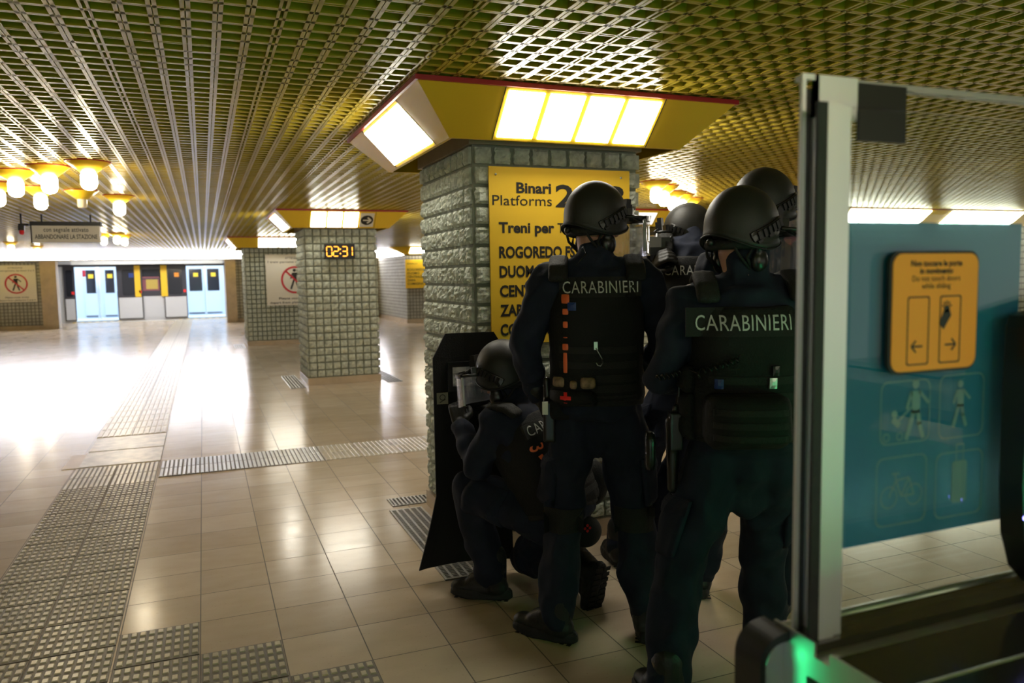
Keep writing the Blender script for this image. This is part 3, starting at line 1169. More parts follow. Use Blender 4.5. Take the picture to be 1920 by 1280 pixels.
class Blob:
    def __init__(s):
        s.mb = MB()

    def cap(s, p0, p1, r0, r1, flat=1.0, side=None, n=16):
        """tapered capsule; flat squeezes it perpendicular to side"""
        p0, p1 = Vector(p0), Vector(p1)
        t = (p1 - p0)
        L = t.length
        t = t.normalized() if L > 1e-6 else Z.copy()
        a = Vector(side) if side is not None else t.cross(Y)
        a = a - t * a.dot(t)
        if a.length < .05:
            a = t.cross(X)
        a.normalize()
        b = t.cross(a)
        rs = []
        for k in range(5):
            q = math.pi / 2 * (1 - k / 5) * .999
            rs.append((p0 - t * r0 * math.sin(q), r0 * math.cos(q)))
        for k in range(4):
            rs.append((p0.lerp(p1, k / 3), r0 + (r1 - r0) * k / 3))
        for k in range(1, 6):
            q = math.pi / 2 * k / 5 * .999
            rs.append((p1 + t * r1 * math.sin(q), r1 * math.cos(q)))
        s.mb.rings([[c + (a * math.cos(h) + b * math.sin(h) * flat) * max(r, .0005) for h in [2 * math.pi * i / n for i in range(n)]] for c, r in rs])

    def ell(s, c, r, M=None, n=18):
        c = Vector(c)
        rs = []
        for k in range(1, 12):
            q = math.pi * k / 12
            ring = []
            for i in range(n):
                h = 2 * math.pi * i / n
                p = Vector((r[0] * math.sin(q) * math.cos(h), r[1] * math.sin(q) * math.sin(h), r[2] * math.cos(q)))
                ring.append(c + (M @ p if M else p))
            rs.append(ring)
        s.mb.rings(rs)

    def loft(s, rows, n=24, e=2.0):
        """rows: centre, right vec, fwd vec, rx, ry"""
        rs = []
        for c, r_, f_, rx, ry in rows:
            ring = []
            for i in range(n):
                h = 2 * math.pi * i / n
                ch, sh = math.cos(h), math.sin(h)
                k = (abs(ch) ** e + abs(sh) ** e) ** (-1 / e)
                ring.append(Vector(c) + r_ * ch * k * rx + f_ * sh * k * ry)
            rs.append(ring)
        s.mb.rings(rs)

    def box(s, c, u, v, w, a, b, d):
        s.mb.obox(c, u, v, w, a, b, d)

    def mesh(s, voxel, smooth=4, wrinkle=0.0, wscale=14.0, seed=0.0, stretch=(1, 1, 1)):
        me = bpy.data.meshes.new('b')
        me.from_pydata(s.mb.v, [], s.mb.f)
        o = bpy.data.objects.new('b', me)
        COL.objects.link(o)
        bm_ = bmesh.new()
        bm_.from_mesh(me)
        bmesh.ops.recalc_face_normals(bm_, faces=bm_.faces)
        bm_.to_mesh(me)
        bm_.free()
        r = o.modifiers.new('r', 'REMESH')
        r.mode = 'VOXEL'
        r.voxel_size = voxel
        if smooth:
            m_ = o.modifiers.new('s', 'SMOOTH')
            m_.factor = .5
            m_.iterations = smooth
        dg = bpy.context.evaluated_depsgraph_get()
        dg.update()
        out = bpy.data.meshes.new_from_object(o.evaluated_get(dg))
        bpy.data.objects.remove(o)
        bpy.data.meshes.remove(me)
        if wrinkle:
            ns = [v.normal.copy() for v in out.vertices]
            for v, nn in zip(out.vertices, ns):
                p = Vector((v.co.x * stretch[0], v.co.y * stretch[1], v.co.z * stretch[2]))
                a = fnoise(p, wscale, seed)
                a2 = 1 - abs(fnoise(p, wscale * .6, seed + 5)) * 2.2
                v.co += nn * wrinkle * (a * .8 + a2 * .7 - .3)
        out.polygons.foreach_set('use_smooth', [True] * len(out.polygons))
        return out

    def build(s, name, m, parent, voxel=.012, smooth=4, **k):
        me = s.mesh(voxel, smooth, **k)
        me.name = name
        me.materials.clear()
        me.materials.append(MT[m])
        o = bpy.data.objects.new(name, me)
        COL.objects.link(o)
        o.parent = parent
        return o


def bvh_of(o):
    me = o.data
    return BVHTree.FromPolygons([v.co.copy() for v in me.vertices], [tuple(p.vertices) for p in me.polygons])


def hit_plane(bvhs, p, d, fall):
    best = None
    for b in bvhs:
        h = b.ray_cast(p, d)
        if h[0] is not None and (best is None or h[3] < best):
            best = h[3]
    if best is None:
        best = fall
    return p + d * best


def drape(name, m, parent, bvhs, o, u, v, d, w, h, th=.006, nx=8, ny=6, off=0.001, puff=0.0, r=.0, mi_parent=None, maxdev=.05, ribs=0):
    """a slab of thickness th following the surface beneath it; o is above the surface, d points towards it"""
    o, u, v, d = Vector(o), Vector(u).normalized(), Vector(v).normalized(), Vector(d).normalized()
    c0 = hit_plane(bvhs, o, d, .1)
    f0 = (c0 - o).length
    top, bot = [], []
    for j in range(ny + 1):
        for i in range(nx + 1):
            a, b = 2 * i / nx - 1, 2 * j / ny - 1
            x, y = a * w / 2, b * h / 2
            if r:
                # pull corners in
                k = max(0, abs(x) - (w / 2 - r)), max(0, abs(y) - (h / 2 - r))
                L = math.hypot(*k)
                if L > r:
                    x -= math.copysign(k[0] * (1 - r / L), x)
                    y -= math.copysign(k[1] * (1 - r / L), y)
            p = o + u * x + v * y
            q = hit_plane(bvhs, p, d, f0 + .01)
            dv = (q - p).length - f0
            if abs(dv) > maxdev:
                q = p + d * (f0 + math.copysign(maxdev, dv))
            edge = max(abs(a), abs(b)) ** 4
            t = th + puff * (1 - edge)
            if ribs:
                t += .002 * (1 if (j % 2) else -1)
            top.append(q - d * (off + (t if max(abs(a), abs(b)) < 1 else t * .75)))
            bot.append(q + d * .006)
    n = nx + 1
    mb = MB()
    fs = []
    N = len(top)
    for j in range(ny):
        for i in range(nx):
            k = j * n + i
            fs.append((k, k + 1, k + n + 1, k + n))
            fs.append((N + k, N + k + n, N + k + n + 1, N + k + 1))
    rim = list(range(n)) + [(j + 1) * n - 1 for j in range(1, ny + 1)] + [ny * n + i for i in range(nx - 1, -1, -1)] + [j * n for j in range(ny - 1, 0, -1)]
    for k in range(len(rim)):
        a, b = rim[k], rim[(k + 1) % len(rim)]
        fs.append((b, a, N + a, N + b))
    mb.add(top + bot, fs, 0, th > .015 or puff > 0)
    return mb.build(name, MT[m], parent)


def drape_text(s, m, parent, bvhs, o, u, v, d, width, height=None, off=.012, bold=0.0, name='lettering'):
    vs, fs = text_mesh(s, 1.0, bold, 'CENTER', 1.08)
    xs = [p[0] for p in vs]
    ys = [p[1] for p in vs]
    w0, h0 = max(xs) - min(xs), max(ys) - min(ys)
    kx = width / w0
    ky = (height / h0) if height else kx
    cx, cy = (max(xs) + min(xs)) / 2, (max(ys) + min(ys)) / 2
    tm = bmesh.new()
    bv_ = [tm.verts.new((x, y, 0)) for x, y in vs]
    for f_ in fs:
        try:
            tm.faces.new([bv_[i] for i in f_])
        except ValueError:
            pass
    for _ in range(4):
        lg = [e for e in tm.edges if e.calc_length() * kx > .012]
        if lg:
            bmesh.ops.subdivide_edges(tm, edges=lg, cuts=1)
            bmesh.ops.triangulate(tm, faces=tm.faces[:])
    vs = [(q.co.x, q.co.y) for q in tm.verts]
    tm.verts.index_update()
    fs = [tuple(q.index for q in f_.verts) for f_ in tm.faces]
    tm.free()
    o, u, v, d = Vector(o), Vector(u).normalized(), Vector(v).normalized(), Vector(d).normalized()
    P = []
    for x, y in vs:
        p = o + u * (x - cx) * kx + v * (y - cy) * ky
        q = hit_plane(bvhs, p, d, .1)
        P.append(q - d * off)
    
    mb = MB()
    mb.add(P, fs)
    return mb.build(name, MT[m], parent)


def frame_from(yaw, pitch=0.0, roll=0.0):
    return (Matrix.Rotation(yaw, 3, 'Z') @ Matrix.Rotation(pitch, 3, 'X') @ Matrix.Rotation(roll, 3, 'Y'))


def hand_into(bl, wrist, d, pn, curl, side, k=1.0, grow=0.0):
    """palm and five fingers. d: direction of the hand, pn: palm normal (where the fingers curl to), side: +1 thumb towards d x pn"""
    wrist, d, pn = Vector(wrist), Vector(d).normalized(), Vector(pn)
    pn = (pn - d * pn.dot(d)).normalized()
    w = d.cross(pn).normalized() * side
    for a, b in ((-.026, 0), (-.009, .0), (.009, 0), (.026, 0)):
        bl.cap(wrist + w * a * .7 * k, wrist + d * .085 * k + w * a * k, .014 * k + grow, .0125 * k + grow)
    for i, (a, L) in enumerate(((.030, .92), (.010, 1.0), (-.010, .95), (-.029, .76))):
        p = wrist + d * .088 * k + w * a * k
        ang = 0
        cur = p
        for q, l in enumerate((.042, .027, .021)):
            ang += curl * (.8, 1.1, .8)[q] * (1 + .08 * i)
            dd = d * math.cos(ang) + pn * math.sin(ang)
            nx = cur + dd * l * L * k
            bl.cap(cur, nx, (.0098 - .0007 * q) * k + grow, (.0092 - .0009 * q) * k + grow, n=10)
            cur = nx
    p = wrist + d * .025 * k + w * .028 * k
    q1 = p + (d * .55 + w * .65 + pn * .5).normalized() * .042 * k
    q2 = q1 + (d * .85 + w * .1 + pn * .6).normalized() * .033 * k
    q3 = q2 + (d * .8 - w * .15 + pn * .7).normalized() * .024 * k
    bl.cap(p, q1, .016 * k + grow, .012 * k + grow, n=10)
    bl.cap(q1, q2, .0115 * k + grow, .0105 * k + grow, n=10)
    bl.cap(q2, q3, .0105 * k + grow, .009 * k + grow, n=10)


def boot(parent, ankle, yaw, pitch=0.0, k=1.0, label=None):
    """ankle: joint position about 0.09 above the sole in the foot's own frame"""
    Mx = Matrix.Translation(Vector(ankle)) @ frame_from(yaw, pitch).to_4x4()
    L = lambda x, y, z: Mx @ Vector((x * k, y * k, z * k))
    rot = Mx.to_3x3()
    b = Blob()
    b.cap(L(0, -.03, -.042), L(0, .06, -.048), .049 * k, .048 * k)
    b.cap(L(0, .06, -.052), L(.004, .16, -.054), .048 * k, .041 * k, .88, rot @ X)
    b.cap(L(0, -.005, .01), L(0, .085, -.028), .050 * k, .042 * k)
    b.cap(L(0, -.015, -.03), L(0, -.012, .10), .055 * k, .060 * k)
    b.cap(L(0, -.045, -.055), L(0, .0, -.06), .033 * k, .04 * k)
    o = b.build('boot', 'leather', parent, .0065, 3, wrinkle=.0015, wscale=50)
    out = []
    for i in range(28):
        h = 2 * math.pi * i / 28
        y = .05 + .145 * math.sin(h)
        w = .051 + .006 * math.sin(h * 1.0) - .010 * max(0, -math.sin(h))
        ww = w * (abs(math.cos(h)) ** .6) * (1 if math.cos(h) > 0 else -1)
        if -.01 < y < .06:
            ww *= .9
        out.append((ww, y))
    m = MB()
    zs = (-.093, -.086, -.062, -.050)
    gs = (.97, 1.03, 1.02, .95)
    m.rings([[L(x * g_, .05 + (y - .05) * g_, z + (.008 if y > .14 and zi < 2 else 0)) for x, y in out] for zi, (z, g_) in enumerate(zip(zs, gs))], sm=False)
    for i in range(9):
        y = -.075 + .03 * i
        for s in (-1, 1):
            c = L(s * .023, y, -.095)
            m.obox(c, rot @ X, rot @ Y, rot @ Z, .036 * k, .018 * k, .005 * k)
    m.build('sole', MT['rubber'], o)
    lace = MB()
    for i in range(5):
        y, z = .11 - .018 * i, -.02 + .014 * i
        lace.tube([L(-.024, y, z - .004), L(0, y + .003, z + .006), L(.024, y - .004, z - .003)], .0022, 6)
    lace.build('laces', MT['web'], o)
    return o


def head_gear(root, H_, F3, tilt=0.0, visor_up=False, mask=False):
    """helmet with rails, headset, mount and visor; H_ head centre, F3 head frame"""
    C = H_ + F3 @ Vector((0, 0, .025))
    L = lambda x, y, z: C + F3 @ Vector((x, y, z))
    RX, RY, RZ = .115, .131, .138
    rs = []
    NT, NK = 56, 14
    def rim(h):
        s_, c_ = math.sin(h), math.cos(h)  # h=0 -> +x, pi/2 -> front
        side = abs(c_) ** 2
        return .038 + .042 * side + (.006 if s_ < 0 else -.012) * abs(s_)
    def surf(h, a, g=0.0):
        amax = math.pi / 2 + rim(h) / RZ
        q = a * amax
        if q <= math.pi / 2:
            r_, z = math.sin(q), RZ * math.cos(q)
        else:
            e = (q - math.pi / 2) / (rim(h) / RZ)
            r_, z = 1.0 - .02 * e + .065 * e ** 4, -RZ * (q - math.pi / 2)
        return L((RX + g) * r_ * math.cos(h), (RY + g) * r_ * math.sin(h), z + (g if z > 0 else 0))
    for k in range(NK + 1):
        a = max(.02, (k / NK) ** .9)
        rs.append([surf(2 * math.pi * i / NT, a) for i in range(NT)])
    for k in range(NK, -1, -2):
        a = max(.02, (k / NK) ** .9)
        rs.append([surf(2 * math.pi * i / NT, a, -.010) for i in range(NT)])
    m = MB()
    m.rings(rs)
    hel = m.build('helmet', MT['helmet'], root)
    m = MB()
    m.tube([surf(2 * math.pi * i / 56, 1.0, .0005) for i in range(57)], .0034, 6)
    m.build('rim_trim', MT['rubber'], hel)
    bv = [bvh_of(hel)]
    for s in (-1, 1):
        o = L(s * .30, .012, -.012)
        u = F3 @ Vector((0, .87, .5))
        v = F3 @ Vector((0, -.5, .87))
        d = F3 @ Vector((-s, 0, 0))
        rail = drape('side_rail', 'plastic', hel, bv, o, u, v, d, .155, .034, .010, 12, 3, r=.008, maxdev=.03)
        m = MB()
        for i in range(6):
            p = o + u * (-.055 + .022 * i)
            q = hit_plane(bv, p, d, .2)
            m.obox(q - d * .012, u, v, d, .012, .026, .008)
        for i in range(3):
            p = o + u * (-.06 + .05 * i) + v * -.018
            q = hit_plane(bv, p, d, .2)
            m.obox(q - d * .01, u, v, d, .02, .008, .008)
        m.build('rail_lug', MT['plastic'], rail)
        # headset cup and harness
        b = Blob()
        b.ell(L(s * .088, .005, -.115), (.024, .034, .042), F3)
        b.cap(L(s * .095, .0, -.09), L(s * .1, -.03, -.06), .013, .010)
        b.build('ear_cup', 'plastic', hel, .006, 2)
    # straps and nape pad, rear dial
    m = MB()
    for s in (-1, 1):
        m.tube([L(s * .098, -.03, -.06), L(s * .085, -.045, -.11), L(s * .07, .01, -.165), L(s * .03, .075, -.205), L(0, .09, -.212)], .006, 6)
        m.tube([L(s * .055, -.108, -.045), L(s * .075, -.07, -.105), L(s * .072, -.0, -.16)], .0055, 6)
    m.build('chin_strap', MT['web'], hel)
    m = MB()
    arc = [L(.098 * math.sin(q), -.108 * math.cos(q) + .004, -.062 - .010 * math.cos(q)) for q in [math.radians(x) for x in range(-75, 76, 10)]]
    m.tube(arc, .017, 8)
    m.build('nape_pad', MT['web'], hel)
    b = Blob()
    b.ell(L(0, -.132, -.068), (.014, .012, .014), F3)
    b.cap(L(0, -.125, -.068), L(0, -.138, -.068), .008, .006)
    b.build('rear_dial', 'plastic', hel, .004, 1)
    # front mount
    m = MB()
    m.obox(L(0, .146, .045), F3 @ X, F3 @ Y, F3 @ Z, .05, .022, .07)
    m.obox(L(0, .160, .035), F3 @ X, F3 @ Y, F3 @ Z, .032, .022, .05)
    m.obox(L(0, .168, .005), F3 @ X, F3 @ Y, F3 @ Z, .04, .02, .03)
    for s in (-1, 1):
        m.tube([L(s * .03, .152, .02), L(s * .05, .18, .0), L(s * .04, .222, -.004)], .008, 8)
        m.tube([L(s * .118, .06, -.005), L(s * .132, .11, -.004), L(s * .136, .135, -.004)], .007, 8)
        m.obox(L(s * .105, .092, .015), F3 @ Vector((.7, -s * .7, 0)), F3 @ Vector((s * .7, .7, 0)), F3 @ Z, .03, .02, .03)
    m.build('front_mount', MT['plastic'], hel)
    # visor
    R0 = .150
    z1, z0 = (-.002, -.145)
    def vp(q, z, r_):
        return L(r_ * math.sin(q), .072 + r_ * math.cos(q), z - .012 * (1 - math.cos(q)))
    n = 26
    qs = [math.radians(-66 + 132 * i / n) for i in range(n + 1)]
    m = MB()
    rows = []
    for q in qs:
        k = 1 - .12 * (abs(q) / 1.15) ** 4
        rows.append([vp(q, z1, R0), vp(q, z0 * k, R0 + .008), vp(q, z0 * k, R0 + .018), vp(q, z1, R0 + .010)])
    m.rings(rows, sm=False)
    vis = m.build('visor', MT['visor'], hel)
    m = MB()
    m.rings([[vp(q, z1 + .012, R0 - .004), vp(q, z1 - .006, R0 - .004), vp(q, z1 - .006, R0 + .012), vp(q, z1 + .012, R0 + .012)] for q in qs], sm=False)
    m.build('visor_rail', MT['plastic'], vis)
    m = MB()
    for q0 in (qs[0], qs[-1]):
        m.tube([vp(q0, z1, R0 + .004), vp(q0, -.07, R0 + .008), vp(q0, z0 * .88, R0 + .012)], .0065, 6)
    m.build('visor_edge', MT['visor_edge'], vis)
    return hel


MT['visor_edge'] = mat('clear_plastic_edge', (.55, .56, .6), .15, spec=.8)


def officer(label, loc, yaw, J, look=0.0, nod=0.0, hscale=1.0, letters=None, visor_side=1, vest=True, seed=0.0, feet=None, hands=None, group=None, collar=.40, seat=0.0):
    """J: joints in the person's local frame (x right, y forward)"""
    root = thing('person', label, 'person', loc, yaw, group)
    V = {k: Vector(p) for k, p in J.items()}
    fr = V['sr'] - V['sl']
    right = fr.normalized()
    hipr = (V['hr'] - V['hl']).normalized()
    sp = [V['P'], V['W'], V['C'], V['N']]

    def spine(t):
        t = max(-.5, min(3.2, t))
        i = int(max(0, min(2, math.floor(t))))
        a, b = sp[i], sp[i + 1]
        return a + (b - a) * (t - i)

    def fr_at(t):
        up = (spine(t + .3) - spine(t - .3)).normalized()
        r_ = hipr.lerp(right, max(0, min(1, t / 2)))
        f_ = up.cross(r_).normalized()
        r_ = f_.cross(up).normalized()
        return r_, f_, up

    def torso(bl, g, spec, e=2.0, back=0.0):
        rows = []
        for t, rx, ry, dy in spec:
            r_, f_, up = fr_at(t)
            rows.append((spine(t) + f_ * dy, r_, f_, rx + g, ry + g))
        bl.loft(rows, 28, e)
    TS = [(-.35, .12, .09, -.01), (0, .158, .112, -.012), (.6, .155, .105, 0), (1, .148, .102, .005), (1.5, .16, .112, .008), (2, .175, .122, .005), (2.4, .18, .112, 0), (2.7, .155, .092, -.002), (2.88, .105, .072, -.004), (3.02, .07, .064, 0)]
    F3 = frame_from(look, nod)
    Hc = V['H']
    # ---- body, one continuous skin surface with head, neck and hands
    b = Blob()
    torso(b, -.012, TS)
    b.cap(V['N'] - Vector((0, 0, .02)), Hc + F3 @ Vector((0, -.02, -.06)), .062, .056)
    b.ell(Hc + F3 @ Vector((0, -.012, .02)), (.076, .094, .095), F3)
    b.ell(Hc + F3 @ Vector((0, .018, -.04)), (.062, .072, .075), F3)
    b.cap(Hc + F3 @ Vector((-.025, .045, -.09)), Hc + F3 @ Vector((.025, .045, -.09)), .026, .026)
    b.cap(Hc + F3 @ Vector((0, .085, .0)), Hc + F3 @ Vector((0, .106, -.038)), .010, .015)
    b.cap(Hc + F3 @ Vector((-.018, .086, -.072)), Hc + F3 @ Vector((.018, .086, -.072)), .008, .008)
    b.cap(Hc + F3 @ Vector((-.04, .078, .018)), Hc + F3 @ Vector((.04, .078, .018)), .010, .010)
    for s in (-1, 1):
        b.cap(Hc + F3 @ Vector((s * .077, -.01, .012)), Hc + F3 @ Vector((s * .075, -.005, -.035)), .014, .009, .5, F3 @ Y)
    for s, k in ((-1, 'l'), (1, 'r')):
        b.cap(V['C'] + right * s * .1, V['s' + k], .065, .056)
        b.cap(V['s' + k], V['e' + k], .050, .040)
        b.cap(V['e' + k], V['w' + k], .039, .027)
        b.cap(V['h' + k], V['k' + k], .078, .052)
        b.cap(V['k' + k], V['a' + k], .052, .036)
        hd, pn, cu = (hands or {}).get(k, ((V['w' + k] - V['e' + k]).normalized(), (-s, 0, 0), .7))
        hand_into(b, V['w' + k], hd, pn, cu, (1 if s > 0 else -1))
    b.build('body', 'skin', root, .0065, 2)
    b = Blob()
    b.ell(Hc + F3 @ Vector((0, -.02, .028)), (.080, .098, .094), F3)
    b.build('hair', 'hair', root, .01, 2)
    m = MB()
    for s in (-1, 1):
        c = Hc + F3 @ Vector((s * .032, .074, .0))
        b = Blob()
        b.ell(c, (.0125, .0125, .0125), None, 12)
        m.add(b.mb.v, b.mb.f, 0, True)
        b = Blob()
        b.ell(c + F3 @ Vector((0, .0095, 0)), (.0055, .004, .0055), F3, 10)
        m.add(b.mb.v, b.mb.f, 1, True)
    m.build('eyes', [MT['white'], MT['ink']], root)
    # ---- trousers
    b = Blob()
    r_, f_, up = fr_at(0)
    torso(b, .018, [(-.4, .11, .09, -.01), (-.15, .155, .115, -.012), (.1, .160, .115, -.012), (.62, .157, .108, 0), (.9, .15, .104, 0)])
    if seat:
        b.cap(V['P'] - Vector((0, -.01, .05)), V['P'] - Vector((0, -.01, seat)), .12, .085)
    for s, k in ((-1, 'l'), (1, 'r')):
        kn = V['k' + k]
        b.cap(V['h' + k] + Vector((0, -.01, -.01)), V['h' + k].lerp(kn, .5), .100, .097)
        b.cap(V['h' + k].lerp(kn, .5), kn, .097, .080)
        sh = V['a' + k] - kn
        b.cap(kn, kn + sh * .55, .080, .083)
        b.cap(kn + sh * .55, kn + sh * .95, .083, .072)
        b.cap(kn + sh * .86, kn + sh * .97, .080, .068)
    tr = b.build('trousers', 'uniform', root, .010, 4, wrinkle=.020, wscale=13, seed=seed, stretch=(1, 1, .8))
    for s, k in ((-1, 'l'), (1, 'r')):
        th = V['k' + k] - V['h' + k]
        c = V['h' + k].lerp(V['k' + k], .62)
        d = -(hipr * s)
        upv = -th.normalized()
        bvt = [bvh_of(tr)]
        pk = drape('cargo_pocket', 'uniform', tr, bvt, c + hipr * s * .25, hipr.cross(upv) * 1.0, upv, d, .17, .20, .014, 8, 8, puff=.010, r=.02, maxdev=.035)
        drape('pocket_flap', 'uniform', pk, [bvh_of(pk)] + bvt, c + hipr * s * .3 + upv * .08, hipr.cross(upv), upv, d, .18, .055, .004, 8, 3, maxdev=.06)
    # ---- jacket
    b = Blob()
    torso(b, .016, TS[1:-1])
    b.cap(V['N'] - Vector((0, 0, .05)), V['N'].lerp(Hc, collar), .082, .071)
    for s, k in ((-1, 'l'), (1, 'r')):
        b.cap(V['C'].lerp(V['N'], .35) + right * s * .07, V['s' + k], .078, .074)
        b.cap(V['N'] + right * s * .03 - Vector((0, 0, .03)), V['s' + k] + Vector((0, 0, .01)), .060, .058)
        b.cap(V['s' + k], V['e' + k], .075, .062)
        b.cap(V['e' + k], V['e' + k].lerp(V['w' + k], .9), .062, .045)
    jk = b.build('jacket', 'uniform', root, .010, 4, wrinkle=.020, wscale=14, seed=seed + 3)
    bv = [bvh_of(jk)]
    # ---- vest
    if vest:
        b = Blob()
        VS = [(.12, .185, .150, -.004), (.3, .192, .155, -.004), (1, .185, .150, 0), (1.6, .188, .155, 0), (2.1, .190, .160, 0), (2.42, .165, .150, 0), (2.6, .13, .135, 0)]
        torso(b, 0, VS, 3.0)
        ve = b.build('ballistic_vest', 'vest', root, .009, 3, wrinkle=.003, wscale=16, seed=seed + 7)
        bv = [bvh_of(ve), bv[0]]
        rr, ff, uu = fr_at(2.2)
        for s in (-1, 1):
            b = Blob()
            q0 = spine(2.74) + rr * s * .150 - ff * .100
            q1 = spine(2.84) + rr * s * .150 - ff * .072 + uu * .016
            q2 = spine(2.93) + rr * s * .145 + ff * .0 + uu * .030
            q3 = spine(2.78) + rr * s * .135 + ff * .085 + uu * .035
            q4 = spine(2.3) + rr * s * .115 + ff * .14
            for a, c in ((q0, q1), (q1, q2), (q2, q3), (q3, q4)):
                b.cap(a - rr * .022, c - rr * .022, .017, .017)
                b.cap(a + rr * .022, c + rr * .022, .017, .017)
                b.cap(a, c, .019, .019)
            b.build('shoulder_strap', 'web', ve, .008, 2)
        for i, t in enumerate((.35, .62, .89, 1.16, 1.43)):
            c = spine(t) - ff * .4
            drape('webbing_strap', 'web', ve, bv, c, rr, uu, ff, .30, .026, .003, 14, 1, maxdev=.06)
    # ---- gloves
    for s, k in ((-1, 'l'), (1, 'r')):
        b = Blob()
        hd, pn, cu = (hands or {}).get(k, ((V['w' + k] - V['e' + k]).normalized(), (-s, 0, 0), .7))
        hand_into(b, V['w' + k], hd, pn, cu, (1 if s > 0 else -1), 1.0, .003)
        fa = (V['e' + k] - V['w' + k]).normalized()
        b.cap(V['w' + k] + fa * .05, V['w' + k] - fa * .01, .040, .031)
        b.build('glove', 'glove', root, .0045, 2)
    # ---- boots
    for k in 'lr':
        fy, fp = (feet or {}).get(k, (0, 0))
        boot(root, V['a' + k], fy, fp)
    # ---- belt
    b = Blob()
    torso(b, 0, [(.0, .182, .138, -.01), (.05, .186, .142, -.01), (.22, .186, .142, -.008), (.27, .182, .138, -.008)], 2.4)
    b.build('duty_belt', 'web', root, .007, 1)
    hel = head_gear(root, Hc, F3)
    ctx = dict(root=root, bv=bv, fr=fr_at, spine=spine, jk=jk, V=V, Hc=Hc, F3=F3, hel=hel, vest=ve if vest else jk, tr=tr)
    return ctx


def to_local(root, p):
    M = Matrix.Translation(root.location) @ Matrix.Rotation(root.rotation_euler.z, 4, 'Z')
    return M.inverted() @ Vector(p)


def pix(ctx, u, v, ylocal=-.155):
    """point of the local plane y = ylocal under the picture position, used to read positions off the photograph"""
    r = ctx['root']
    o = to_local(r, (0, 0, H))
    d = Matrix.Rotation(-r.rotation_euler.z, 3, 'Z') @ ray(u, v)
    return o + d * ((ylocal - o.y) / d.y)


def standing(h, al, ar, el, wl, er, wr, kl=None, kr=None, lean=0.0, hipx=0.0):
    k = h / 1.80
    S = lambda x, y, z: Vector((x, y, z)) * k
    J = dict(P=S(hipx, -.01, .95), W=S(hipx * .6, .0 + lean * .3, 1.09), C=S(0, lean * .7, 1.30), N=S(0, -.015 + lean, 1.50), H=S(0, .015 + lean, 1.655),
             sl=S(-.185, lean * .9, 1.43), sr=S(.185, lean * .9, 1.43), hl=S(-.095 + hipx, 0, .90), hr=S(.095 + hipx, 0, .90))
    J['al'], J['ar'] = Vector(al), Vector(ar)
    J['kl'] = Vector(kl) if kl else (J['hl'].lerp(J['al'], .51) + Vector((0, .035, 0)))
    J['kr'] = Vector(kr) if kr else (J['hr'].lerp(J['ar'], .51) + Vector((0, .035, 0)))
    J['el'], J['wl'], J['er'], J['wr'] = [Vector(q) * k for q in (el, wl, er, wr)]
    return J


def loc2(root_loc, yaw, p):
    M = Matrix.Translation(root_loc) @ Matrix.Rotation(yaw, 4, 'Z')
    return M.inverted() @ Vector(p)


RD = math.radians

# officer standing in the middle
L2, Y2 = Vector((1.455, 2.75, 0)), RD(-25)
J = standing(1.848, loc2(L2, Y2, (1.285, 2.80, .093)), loc2(L2, Y2, (1.64, 2.68, .093)),
             (-.285, -.03, 1.17), (-.225, .08, .96), (.29, .0, 1.16), (.16, .24, 1.08))
o2 = officer('standing police officer with orange strap and red cross patch on the black vest', L2, Y2, J, look=RD(-56), nod=RD(-4), seed=1, collar=.26, seat=.13,
             feet={'l': (RD(62), 0), 'r': (RD(-8), 0)}, hands={'l': ((.25, .55, -.8), (1, 0, .1), .8), 'r': ((-.8, .5, .1), (0, -.5, -.8), .8)})
FY = Y


def band(ctx, u0, v0, u1, v1, m, name, th=.006, par=None, **k):
    a, b = pix(ctx, u0, v0), pix(ctx, u1, v1)
    c = (a + b) / 2
    c.y = -.6
    return drape(name, m, par or ctx['vest'], ctx['bv'], c, X, Z, Y, abs(a.x - b.x), abs(a.z - b.z), th, **k)


pn = band(o2, 1048, 520, 1206, 556, 'web', 'name_panel', .004, nx=14, ny=3)
c = pix(o2, 1127, 538)
c.y = -.6
drape_text('CARABINIERI', 'letter', pn, o2['bv'] + [bvh_of(pn)], c, X, Z, Y, .290, .046, off=.004, bold=0.0)
for (v0, v1, w) in ((552, 569, 15), (579, 590, 11), (603, 615, 9), (632, 634, 8), (645, 657, 11), (662, 700, 8)):
    band(o2, 1060 - w / 2, v0, 1060 + w / 2, v1, 'orange', 'orange_strap', .010, nx=3, ny=3, r=.003)
band(o2, 1064, 567, 1080, 582, 'bluetab', 'blue_tab', .012, nx=3, ny=3)
pc = band(o2, 1034, 705, 1118, 730, 'vest', 'tourniquet_pouch', .012, nx=8, ny=3)
for (a, b, c_, d_) in ((1035, 708, 1058, 726), (1068, 713, 1082, 728), (1088, 707, 1116, 727)):
    band(o2, a, b, c_, d_, 'camo', 'camouflage_strap', .03, par=pc, nx=5, ny=4, r=.01, puff=.008)
pm = band(o2, 1030, 732, 1118, 790, 'vest', 'medical_pouch', .03, nx=8, ny=6, puff=.012, r=.02)
o2['bv'].append(bvh_of(pm))
band(o2, 1050, 740.5, 1070, 747, 'redpatch', 'red_cross_patch', .003, par=pm, nx=2, ny=2)
band(o2, 1056.8, 734, 1063.2, 754, 'redpatch', 'red_cross_patch', .0035, par=pm, nx=2, ny=2)
cc = pix(o2, 1072, 771)
cc.y = -.6
drape('red_diamond_patch', 'redpatch', pm, o2['bv'], cc, Vector((1, 0, -.45)), Vector((1, 0, .55)), Y, .02, .02, .006, 2, 2, off=.006)
hk = pix(o2, 1117, 648, -.17)
m = MB()
m.obox(hk + Vector((.0, 0, .0)), X, Y, Z, .014, .012, .03)
pts = [pix(o2, *q, -.175) for q in ((1117, 652), (1123, 662), (1129, 672), (1130, 680), (1126, 686), (1121, 685), (1118, 680))]
m.tube(pts, .0022, 6)
m.build('metal_hook', MT['steel_sat'], o2['vest'])
ant = MB()
